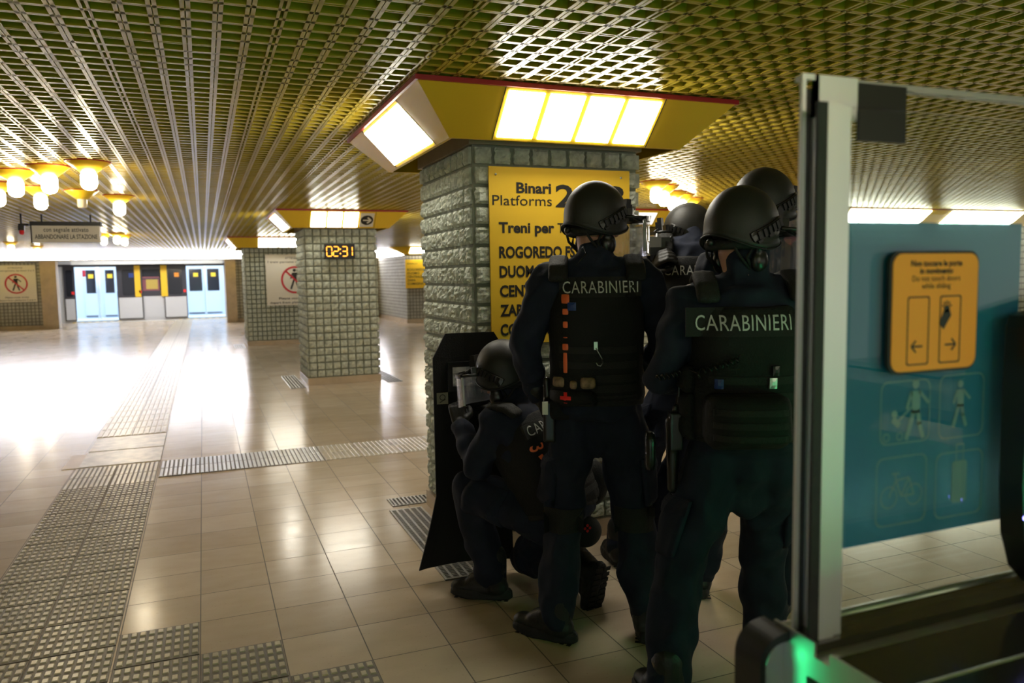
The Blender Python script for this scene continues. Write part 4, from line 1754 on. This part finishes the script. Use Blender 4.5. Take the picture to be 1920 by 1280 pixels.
ant.tube([o2['Hc'] + o2['F3'] @ Vector((-.095, -.02, -.13)), pix(o2, 1094, 462, -.08), pix(o2, 1099, 475, -.1), pix(o2, 1085, 492, -.14)], .0025, 6)
ant.build('headset_cable', MT['plastic'], o2['hel'])
band(o2, 1190, 775, 1206, 836, 'led_pouch', 'holster', .045, nx=3, ny=5, r=.008, maxdev=.1) if 'led_pouch' in MT else band(o2, 1190, 775, 1206, 836, 'plastic', 'holster', .045, nx=3, ny=5, r=.008, maxdev=.1)
# thigh platform worn on the near leg
V = o2['V']
for k, s in (('l', -1), ('r', 1)):
    kn = V['k' + k]
    m = MB()
    q = V['h' + k].lerp(kn, .8)
    drape('knee_strap', 'web', o2['tr'], [bvh_of(o2['tr'])], kn + Vector((0, -.4, .0)), X, Z, Y, .16, .10, .006, 8, 4, maxdev=.06)
m = MB()
p = pix(o2, 1022, 765, -.12)
m.obox(p, X, Y, Z, .022, .012, .05)
m.build('white_tag', MT['white'], o2['root'])
# trunk light glow device on the belt: radio
b = Blob()
p = V['P'] + Vector((-.19, -.03, -.06))
b.box(p, X, Y, Z, .05, .10, .17)
b.cap(p + Vector((-.005, 0, .05)), p + Vector((-.01, 0, .16)), .02, .016)
b.build('holster', 'plastic', o2['root'], .007, 3)

# officer at the gate
L3, Y3 = Vector((1.692, 2.13, 0)), RD(-22)
J = standing(1.762, loc2(L3, Y3, (1.405, 2.16, .093)), loc2(L3, Y3, (1.93, 2.30, .093)),
             (-.285, .02, 1.17), (-.17, .26, 1.12), (.29, .0, 1.16), (.16, .26, 1.1), hipx=.0)
J['kl'] += Vector((-.035, 0, 0))
J['H'] += Vector((-.012, 0, 0))
o3 = officer('police officer beside the glass gate, white back lettering above a black waist bag', L3, Y3, J, look=RD(-62), nod=RD(-6), seed=11, seat=.19, collar=.5,
             feet={'l': (RD(20), 0), 'r': (RD(-15), 0)}, hands={'l': ((.7, .6, .1), (0, -.5, -.8), .8), 'r': ((-.7, .6, .1), (0, -.5, -.8), .8)})
pn = band(o3, 1292, 578, 1492, 630, 'web', 'name_panel', .005, nx=14, ny=3)
c = pix(o3, 1397, 605)
c.y = -.6
drape_text('CARABINIERI', 'letter', pn, o3['bv'] + [bvh_of(pn)], c, X, Z, Y, .297, .050, off=.004)
bag = band(o3, 1322, 738, 1474, 838, 'vest', 'waist_bag', .075, nx=14, ny=10, r=.04, puff=.02, maxdev=.03)
o3['bv'].append(bvh_of(bag))
for v in (762, 785, 808):
    band(o3, 1330, v, 1466, v + 9, 'web', 'bag_strap', .003, par=bag, nx=10, ny=1)
for (u0, v0, u1, v1, mm) in ((1343, 712, 1358, 730, 'bluetab'), (1442, 708, 1456, 728, 'alu'), (1448, 686, 1460, 704, 'plastic')):
    band(o3, u0, v0, u1, v1, mm, 'buckle', .012, nx=3, ny=3)
pts = []
for i in range(90):
    t = i / 89
    u = 1242 + (1385 - 1242) * t
    v = 716 - 4 * math.sin(t * 3) - 45 * t * t
    p = pix(o3, u, v)
    p.y = -.6
    q = hit_plane(o3['bv'], p, Y, .45)
    q = Vector((q.x, min(max(q.y, -.2), .0) - .016, q.z))
    a = i * 1.15
    pts.append(q + Vector((0, .008 * math.cos(a), .009 * math.sin(a))))
m = MB()
m.tube(pts, .0032, 6)
m.build('coiled_cord', MT['plastic'], o3['vest'])
b = Blob()
p = o3['V']['P'] + Vector((-.235, .0, .03))
b.box(p, X, Y, Z, .045, .05, .13)
b.cap(p + Vector((0, 0, .06)), p + Vector((0, 0, .08)), .012, .010)
b.cap(p + Vector((.01, 0, .06)), p + Vector((.012, 0, .21)), .006, .0045)
b.cap(p + Vector((-.01, 0, .03)), p + Vector((-.01, 0, -.2)), .026, .018)
b.build('radio', 'plastic', o3['root'], .0045, 2)
for s in (-1, 1):
    for t in (.35, .85, 1.35):
        r_, f_, u_ = o3['fr'](t)
        c = o3['spine'](t) + r_ * s * .4
        drape('side_pouch', 'vest', o3['vest'], [o3['bv'][0]], c, f_, u_, -r_ * s, .12, .09, .03, 6, 5, puff=.012, r=.012, maxdev=.04)

# tall officer behind the gate officer
L4, Y4 = Vector((aty(1432, 345, 2.52).x, 2.52, 0)), RD(-38)
J = standing(1.895, loc2(L4, Y4, (2.10, 2.95, .093)), loc2(L4, Y4, (2.28, 2.62, .093)),
             (-.27, .06, 1.19), (-.15, .28, 1.15), (.27, .06, 1.19), (.15, .28, 1.12))
o4 = officer('tall police officer half hidden behind the officer at the glass gate', L4, Y4, J, look=RD(-46), nod=RD(-4), seed=21, feet={'l': (RD(10), 0), 'r': (RD(-15), 0)})
c = o4['spine'](2.15) - o4['fr'](2.15)[1] * .5
c.x -= .0
drape_text('CARABINIERI', 'letter', o4['vest'], o4['bv'], c, X, Z, Y, .32, .048, off=.006)

# officer looking towards the column
L5, Y5 = Vector((aty(1303, 400, 3.36).x, 3.36, 0)), RD(-30)
J = standing(2.0, loc2(L5, Y5, (1.93, 3.42, .093)), loc2(L5, Y5, (2.17, 3.5, .093)),
             (-.30, .16, 1.24), (-.2, .3, 1.2), (.22, .26, 1.22), (.12, .28, 1.12), lean=.03)
pb = loc2(L5, Y5, aty(1228, 462, 3.42))
J['wl'] = pb + Vector((-.01, .0, -.10))
J['wr'] = pb + Vector((.07, .05, -.09))
J['H'] += Vector((-.02, .06, -.145))
o5 = officer('helmeted police officer whose head and visor are turned towards the column', L5, Y5, J, look=RD(72), nod=RD(-6), seed=31, feet={'l': (RD(20), 0), 'r': (RD(-10), 0)})
c = o5['spine'](2.3) - o5['fr'](2.2)[1] * .5
drape_text('CARABINIERI', 'letter', o5['vest'], o5['bv'], c, X, Z, Y, .32, .048, off=.006)
m = MB()
m.obox(pb, X, Y, Z, .10, .09, .085)
m.obox(pb + Vector((.05, .0, .02)), X, Y, Z, .05, .05, .05)
m.tube([pb + Vector((.06, 0, .02)), pb + Vector((.085, 0, .05))], .006, 6)
m.obox(pb + Vector((0, 0, -.06)), X, Y, Z, .05, .05, .06)
eq = m.build('shoulder_device', MT['plastic'], o5['root'])
m = MB()
m.obox(pb + Vector((-.0, -.02, .045)), X, Y, Z, .06, .06, .004)
m.obox(pb + Vector((-.0, -.048, .02)), X, Y, Z, .06, .004, .05)
m.build('grey_label', mat('grey_label', (.3, .3, .3), .6), eq)

# kneeling officer behind the shield
L1 = Vector((1.30, 3.22, 0))
W1 = lambda x, y, z: Vector((x, y, z)) - L1
J = dict(P=W1(1.43, 3.06, .44), W=W1(1.41, 3.10, .58), C=W1(1.335, 3.15, .76), N=W1(1.285, 3.20, .93), H=W1(1.25, 3.25, 1.045),
         sl=W1(1.165, 3.13, .855), sr=W1(1.47, 3.30, .87), hl=W1(1.34, 3.05, .43), hr=W1(1.50, 3.12, .43),
         el=W1(1.10, 3.20, .65), wl=W1(1.09, 3.42, .80), er=W1(1.50, 3.46, .68), wr=W1(1.33, 3.53, .80),
         kl=W1(1.10, 3.34, .52), al=W1(1.185, 3.29, .093), kr=W1(1.42, 3.43, .10), ar=W1(1.55, 3.03, .16))
o1 = officer('police officer kneeling behind the ballistic shield with one knee on the floor', L1, 0.0, J, look=RD(38), nod=RD(-8), seed=41, feet={'l': (RD(55), 0), 'r': (RD(10), RD(-72))},
             hands={'l': ((0, .5, .85), (.3, 1, 0), .9), 'r': ((-.4, .6, .5), (-.3, .8, -.3), .9)})
r_, f_, u_ = o1['fr'](2.2)
c = o1['spine'](2.25) - f_ * .5 - r_ * .022
np1 = drape('name_panel', 'web', o1['vest'], o1['bv'], c, r_, u_, f_, .30, .062, .006, 14, 3, maxdev=.035)
o1['bv'].append(bvh_of(np1))
tiltu = (r_ + u_ * .1)
drape_text('CARABINIERI', 'letter', o1['vest'], o1['bv'], c, r_, u_, f_, .27, .045, off=.004)
c = o1['spine'](1.85) - f_ * .5 - r_ * .145
tx3 = drape_text('3', 'orange', o1['vest'], o1['bv'], c, -u_, r_, f_, .028, .05, off=.010, bold=.01, name='orange_number_strap')
for dz, L_ in ((-.05, .03), (-.13, .10)):
    c = o1['spine'](1.85) - f_ * .5 - r_ * (.145 - .25 * -dz * .8) + u_ * dz
    drape('orange_strap', 'orange', o1['vest'], o1['bv'], c, r_ + u_ * .35, u_ - r_ * .35, f_, .013, L_, .008, 2, 4)
# shin patch pouch with red mark
b = Blob()
p = W1(1.52, 2.98, .36)
b.ell(p, (.075, .05, .07))
b.build('hip_pouch', 'web', o1['root'], .008, 2)
b = Blob()
q = to_local(o1['root'], aty(1108, 905, 3.12))
b.ell(q, (.085, .07, .11))
b.cap(q, W1(1.45, 3.10, .50), .07, .09)
b.build('waist_bag', 'vest', o1['root'], .009, 3)
f = Flat(p + Vector((-.02, -.05, .035)), X, Z, -Y, .004)
for a, b_ in ((0, .012), (0, -.012), (.012, 0), (-.012, 0)):
    f.disc((a, b_), .0065)
f.mb.build('red_patch', MT['redpatch'], o1['root'])

# ------------------------------------------------------------------ the shield
ps = Vector((1.20, 3.62, 0))
t = thing('ballistic_shield', 'black ballistic shield with small window held upright before the kneeling officer', 'shield', ps, RD(-4))
zt = 1.215
out = [(-.175, .42), (-.185, 1.10), (-.115, zt), (.13, zt + .0), (.195, 1.13), (.195, .42)]
win = (-.085, .07, .955, 1.05)
m = MB()
NXs = [-.185, win[0], win[1], .195]
NZs = [.42, win[2], win[3], 1.10]


def sc_(x, z):
    return -.035 * (1 - (x / .19) ** 2) * 0 + .05 * (x / .19) ** 2 * -1


def sheet(quads, th=.012, yoff=0.0, flare=None):
    for q in quads:
        a = [Vector((x, sc_(x, z) + yoff, z)) for x, z in q]
        b_ = [p + Vector((0, th, 0)) for p in a]
        n = len(a)
        m.add(a + b_, [tuple(range(n)), tuple(range(2 * n - 1, n - 1, -1))] + [(i, n + i, n + (i + 1) % n, (i + 1) % n) for i in range(n)])


cols = [-.185, -.14, win[0], -.02, win[1], .13, .195]
for i in range(6):
    a, b_ = cols[i], cols[i + 1]
    for zz in ((.42, .7), (.7, win[2]), (win[2], win[3]), (win[3], 1.10)):
        if zz == (win[2], win[3]) and win[0] <= a < win[1]:
            continue
        sheet([[(a, zz[0]), (b_, zz[0]), (b_, zz[1]), (a, zz[1])]])
tp = lambda x: min(zt, 1.10 + (x + .185) / .07 * .115, 1.10 + (.195 - x) / .065 * .115)
tcols = [-.185, -.115, win[0], -.02, win[1], .13, .195]
for i in range(6):
    a, b_ = tcols[i], tcols[i + 1]
    sheet([[(a, 1.10), (b_, 1.10), (b_, tp(b_) + .0001), (a, tp(a) + .0001)]])
# flared foot
for i in range(6):
    a, b_ = cols[i], cols[i + 1]
    ga = lambda x, k: (x - (.10 if x < -.1 else .06 if x < 0 else 0) * k * (1 if x < 0 else 0))
    rows = []
    for k, z in ((0, .42), (.35, .28), (.75, .15), (1.0, .07)):
        rows.append([Vector((ga(x, k), sc_(x, z) - .03 * k, z)) for x in (a, b_)])
    for (p0, p1), (q0, q1) in zip(rows[:-1], rows[1:]):
        e = Vector((0, .012, 0))
        m.add([p0, p1, q1, q0, p0 + e, p1 + e, q1 + e, q0 + e], [(0, 3, 2, 1), (4, 5, 6, 7), (0, 1, 5, 4), (1, 2, 6, 5), (2, 3, 7, 6), (3, 0, 4, 7)])
m.build('shield_plate', MT['vest'], t)
m = MB()
m.box(win[0], win[1], -.012, -.006, win[2], win[3])
m.build('window_pane', MT['visor'], t)
m = MB()
for (x0, x1, z0, z1) in ((win[0] - .025, win[0], win[2] - .025, win[3] + .025), (win[1], win[1] + .025, win[2] - .025, win[3] + .025), (win[0], win[1], win[3], win[3] + .025), (win[0], win[1], win[2] - .025, win[2])):
    m.box(x0, x1, -.03, .008, z0, z1)
m.build('window_frame', MT['plastic'], t)
m = MB()
m.tube([(-.04, -.02, .60), (-.04, -.09, .62), (-.04, -.10, .70), (-.04, -.10, .80), (-.04, -.09, .84), (-.04, -.02, .86)], .013, 10)
m.tube([(-.04, -.09, .73), (-.10, -.03, .73)], .008, 8)
m.build('carry_handle', MT['plastic'], t)
f = Flat((-.145, -.055, .905), X, Z, -Y, .002)
f.poly([(-.028, -.028), (.028, -.028), (.028, .028), (-.028, .028)], 0)
f.ring((-.0, .005), .015, .004, 1, 2)
f.line((-.015, -.02), (.015, -.005), .004, 1, 2)
f.mb.build('warning_sticker', [mat('dull_sticker', (.20, .19, .14), .6), MT['ink']], t)

# ------------------------------------------------------------------ the glass gate
YG = .885


def gxx(u, y=YG):
    return aty(u, 600, y).x


t = thing('glass_gate_wing', 'sliding glass gate wing with black seal, aluminium profile and blue poster film', 'gate', (.86, YG, .93))


def B(m, x0, x1, y0, y1, z0, z1):
    m.box(x0 - .86, x1 - .86, y0 - YG, y1 - YG, z0 - .93, z1 - .93)


m = MB()
B(m, gxx(1528, YG - .012), gxx(1546, YG - .012), YG - .012, YG - .006, .93, 1.735)
m.build('rubber_seal', MT['rubber'], t)
m = MB()
B(m, gxx(1546, YG - .013), gxx(1574, YG - .013), YG - .013, YG + .010, .93, 1.733)
B(m, gxx(1574, YG - .009), gxx(1588, YG - .009), YG - .009, YG + .006, .93, 1.733)
m.build('aluminium_profile', MT['alu'], t)
m = MB()
B(m, gxx(1588), 1.8, YG - .006, YG + .006, .93, 1.733)
m.build('glass_pane', MT['glass'], t)
m = MB()
B(m, gxx(1592), gxx(1678), YG - .011, YG - .0062, 1.684, 1.728)
m.build('clamp_plate', MT['plastic'], t)
m = MB()
B(m, gxx(1592), 1.27, YG + .0065, YG + .008, aty(1592, 1030, YG).z, aty(1592, 415, YG).z)
fo = m.build('poster_film', MT['film'], t)
f = Flat((0, YG + .006 - YG - .0005, -.93), X, Z, -Y, .0004)


def gx(u):
    return aty(u, 800, YG).x - .86


def gz(v, u=1700):
    return aty(u, v, YG).z


for (u0, v0, u1, v1) in ((1655, 718, 1748, 838), (1650, 862, 1745, 992), (1765, 705, 1848, 826), (1762, 852, 1850, 975)):
    cx, cy = (gx(u0) + gx(u1)) / 2, (gz(v0, u0) + gz(v1, u0)) / 2
    w, h = gx(u1) - gx(u0), gz(v0, u0) - gz(v1, u0)
    pts = [(cx + a, cy + b_) for a, b_ in rounded(w, h, .014)]
    f.loop(pts, .002)
# adult with pushchair
cx, cz_ = gx(1722), gz(772)
f.walker((cx, cz_), .10)
cx2 = gx(1678)
f.disc((cx2 + .004, gz(775)), .006)
f.line((cx2, gz(785)), (cx2 + .015, gz(798)), .010)
f.line((cx2 + .012, gz(790)), (cx - .01, gz(765)), .003)
f.ring((cx2 - .012, gz(818)), .007, .002)
f.ring((cx2 + .016, gz(818)), .007, .002)
# bicycle
for u in (1675, 1722):
    f.ring((gx(u), gz(930)), .018, .0022)
for a, b_ in (((1675, 930), (1688, 900)), ((1688, 900), (1712, 897)), ((1712, 897), (1722, 930)), ((1688, 900), (1698, 930)), ((1698, 930), (1712, 897)), ((1698, 930), (1722, 930)), ((1688, 900), (1686, 888)), ((1680, 887), (1694, 887))):
    f.line((gx(a[0]), gz(a[1])), (gx(b_[0]), gz(b_[1])), .0028)
# suitcase
cx, cy = gx(1807), gz(920)
f.poly([(cx + a, cy + b_) for a, b_ in rounded(.034, .07, .006)])
f.line((cx - .008, cy + .035), (cx - .008, cy + .062), .002)
f.line((cx + .008, cy + .035), (cx + .008, cy + .062), .002)
f.line((cx - .009, cy + .062), (cx + .009, cy + .062), .002)
# pram
cx, cy = gx(1805), gz(770)
f.walker((cx, cy), .08)
f.mb.build('pictograms', MT['film_line'], t)
# orange sign
so = thing('door_warning_sign', 'orange rounded sign with two door pictograms stuck on the gate glass', 'sign', ((gxx(1660) + gxx(1812)) / 2, YG - .007, aty(1735, 584, YG).z))
W_, H_ = .182, .182
m = MB()
m.prism(rounded(W_ + .006, H_ + .006, .02), (0, 0, 0), X, Z, (0, -.006, 0))
m.build('backing', MT['ink'], so)
m = MB()
m.prism(rounded(W_ - .002, H_ - .002, .018), (0.001, -.006, 0), X, Z, (0, -.0015, 0))
m.build('face', MT['orange_sign'], so)
f = Flat((0, -.0075, 0), X, Z, -Y, .0006)
for i, (s, bo) in enumerate((('Non toccare le porte', .0004), ('in movimento', .0004), ('Do not touch doors', 0), ('while sliding', 0))):
    f.text(s, 0, .071 - .0115 * i, .0125, bo, 'CENTER')
for cx in (-.036, .032):
    f.loop([(cx + a, -.028 + b_) for a, b_ in rounded(.046, .106, .004)], .0022)
f.line((-.048, -.052), (-.026, -.052), .003)
f.line((-.049, -.052), (-.040, -.043), .003, 0, 1.3)
f.line((-.049, -.052), (-.040, -.061), .003, 0, 1.6)
f.line((.022, -.052), (.044, -.052), .003)
f.line((.045, -.052), (.036, -.043), .003, 0, 1.3)
f.line((.045, -.052), (.036, -.061), .003, 0, 1.6)
f.poly([(.008, -.018), (.018, -.028), (.034, -.006), (.030, .004), (.018, .002)])
for a in range(5):
    q = RD(20 + 35 * a)
    f.line((.024 + .006 * math.cos(q), .006 + .006 * math.sin(q)), (.024 + .011 * math.cos(q), .006 + .011 * math.sin(q)), .0025)
f.disc((.024, .004), .006)
f.mb.build('lettering', MT['ink'], so)

t = thing('glass_gate_wing', 'taller glass gate wing with silver corner block and top rail behind the sliding wing', 'gate', (.82, .93, .93))
YR = .925


def Bm(x0, x1, y0, y1, z0, z1):
    m.box(x0 - .82, x1 - .82, y0 - .93, y1 - .93, z0 - .93, z1 - .93)


m = MB()
r0, r1, r2 = gxx(1498, YR - .012), gxx(1505, YR - .012), gxx(1521, YR - .012)
ZT = aty(1520, 143, YR).z
Bm(r0, r1, YR - .012, YR - .006, .93, ZT)
Bm(r2, r2 + .008, YR - .012, YR - .006, .93, ZT)
Bm(r2, gxx(1588, YR), YR - .012, YR - .006, ZT - .062, ZT)
Bm(r1, r2, YR - .012, YR + .012, ZT - .008, ZT)
m.build('corner_frame', MT['alu'], t)
m = MB()
Bm(gxx(1588, YR), 1.8, YR - .010, YR + .010, ZT - .010, ZT - .002)
m.build('top_rail', MT['steel_sat'], t)
m = MB()
Bm(r1, r2, YR - .006, YR - .002, .93, ZT - .02)
m.build('post', MT['plastic'], t)
m = MB()
Bm(r2 + .008, 1.8, YR - .004, YR + .004, .93, ZT - .01)
m.build('glass_pane', MT['glass'], t)
m = MB()
Bm(gxx(1588, YR), gxx(1676, YR), YR - .013, YR - .005, ZT - .062, ZT - .006)
m.build('clamp_plate', MT['plastic'], t)

# cabinet
t = thing('gate_cabinet', 'steel ticket gate cabinet with dark glossy lid at the foot of the glass wings', 'gate cabinet', (.81, .85, 0))
m = MB()
m.box(0, 1.0, -.35, .085, .0, .93)
m.box(0, .004, -.35, -.025, .93, .948)
m.box(0, .004, .005, .092, .93, .952)
m.build('steel_body', MT['steel_sat'], t)
m = MB()
m.box(.004, 1.0, -.125, -.03, .93, .944)
m.box(.004, 1.0, .012, .07, .93, .944)
m.box(.004, 1.0, -.35, -.135, .93, .946)
m.build('glossy_lid', MT['mirror_dark'], t)
m = MB()
m.tube([(.004, .084, .938), (1.0, .084, .938)], .010, 10)
m.tube([(.006, -.13, .942), (1.0, -.13, .942)], .004, 8)
m.build('polished_edge', MT['steel_sat'], t)
m = MB()
m.box(-.002, .002, -.10, .018, .80, .895)
m.build('dark_recess', MT['steel_dark'], t)
# rounded bumper with green light
m = MB()
ro, ri = .045, .032
outl = [(0, .948), (-.012, .947)] + [(-.016 - ro * math.sin(a) * .9, .9 + ro * math.cos(a)) for a in [RD(q) for q in range(10, 91, 10)]] + [(-.0565, .3), (-.0565, .05), (-.046, .05)]
inl = [(-.046, .3)] + [(-.016 - ri * math.sin(a) * .94, .9 + ri * math.cos(a)) for a in [RD(q) for q in range(90, 9, -10)]] + [(-.012, .933), (0, .934)]
m.prism(outl + inl, (0, .055, 0), X, Z, (0, .06, 0))
m.build('black_bumper', MT['plastic'], t)
m = MB()
m.prism([(-.0455, .5), (-.036, .5), (-.036, .885), (-.0455, .895)], (0, .075, 0), X, Z, (0, .03, 0))
m.build('green_light_strip', MT['led_green'], t)
m = MB()
m.prism([(-.036, .05), (0, .05), (0, .925), (-.012, .922), (-.024, .91), (-.033, .893), (-.036, .88)], (0, .070, 0), X, Z, (0, .03, 0))
m.build('steel_end_panel', MT['steel_sat'], t)

# dark reader housing beside the sign and other gates
t = thing('reader_housing', 'dark curved reader housing with a blue light line at the edge of the gate glass', 'card reader', (1.232, .845, 0))
m = MB()
prof = [(-.028, 1.40), (-.022, 1.42), (.2, 1.46), (.5, 1.46), (.5, .946), (.06, .946), (.0, 1.0), (-.022, 1.06), (-.030, 1.15), (-.030, 1.3)]
m.prism(prof, (0, -.02, 0), X, Z, (0, .04, 0))
m.build('housing', MT['plastic'], t)
m = MB()
m.box(-.026, .5, -.0228, -.02, 1.093, 1.098)
m.build('blue_light_line', MT['led_blue'], t)


def gate(loc, rz, label, strips):
    t = thing('ticket_gate', label, 'ticket gate', loc, rz)
    m = MB()
    m.prism([(-.12, 0), (.12, 0), (.12, .95), (.08, 1.0), (-.08, 1.0), (-.12, .95)], (0, 0, 0), X, Z, (0, 1.2, 0))
    m.build('steel_body', MT['steel_sat'], t)
    m = MB()
    m.box(-.08, .08, .05, 1.15, 1.0, 1.012)
    m.build('glossy_lid', MT['mirror_dark'], t)
    m = MB()
    for (x0, x1, y0, y1, z0, z1) in strips:
        m.box(x0, x1, y0, y1, z0, z1)
    m.build('green_light_strip', MT['led_green'], t)


gate((2.25, -.22, 0), 0, 'ticket gate beyond the picture edge with green light strips facing the officers', [(-.10, .10, 1.2, 1.21, .72, .93), (-.125, -.12, .4, 1.15, .80, .86)])
gate((3.1, -1.85, 0), 0, 'ticket gate on the camera side with thin green light bars', [(-.1, .1, 1.2, 1.21, .68, .71), (-.1, .02, 1.2, 1.21, .80, .815)])
gate((2.2, -1.9, 0), 0, 'ticket gate on the camera side standing closer to the glass wings', [(-.1, .1, 1.2, 1.21, .62, .66)])


def fill_light_gate(loc, label):  # unseen gate added to throw green and blue light into the scene
    t = thing('ticket_gate', label, 'ticket gate', loc)
    m = MB()
    m.prism([(-.12, 0), (.12, 0), (.12, .95), (.08, 1.0), (-.08, 1.0), (-.12, .95)], (0, 0, 0), X, Z, (0, 1.0, 0))
    m.build('steel_body', MT['steel_sat'], t)
    m = MB()
    m.box(-.1, .1, .1, .9, 1.0, 1.01)
    m.build('green_fill_panel', MT['led_green_fill'], t)
    m = MB()
    m.box(-.1, .1, 1.0, 1.012, .6, .68)
    m.build('green_light_strip', MT['led_green'], t)
    m = MB()
    m.box(-.1, .1, 1.0, 1.012, .4, .5)
    m.build('blue_fill_strip', MT['led_blue'], t)


fill_light_gate((.95, -1.5, 0), 'unseen ticket gate on the camera side, added to cast green light upward')
fill_light_gate((-.35, -1.5, 0), 'unseen outer ticket gate on the camera side, added to cast green light upward')
for p, lab in (((.3, -1.6, 2.398), 'added fill lamp out of view over the ticket gates'), ((1.9, -1.2, 2.398), 'added fill lamp out of view over the gate passage'), ((-1.6, 0, 2.398), 'added fill lamp out of view at the camera side of the hall')):
    lamp(p, True, lab, P0, 'added fill lamps on the camera side')  # unseen lamps added to warm the near floor and the officers' backs
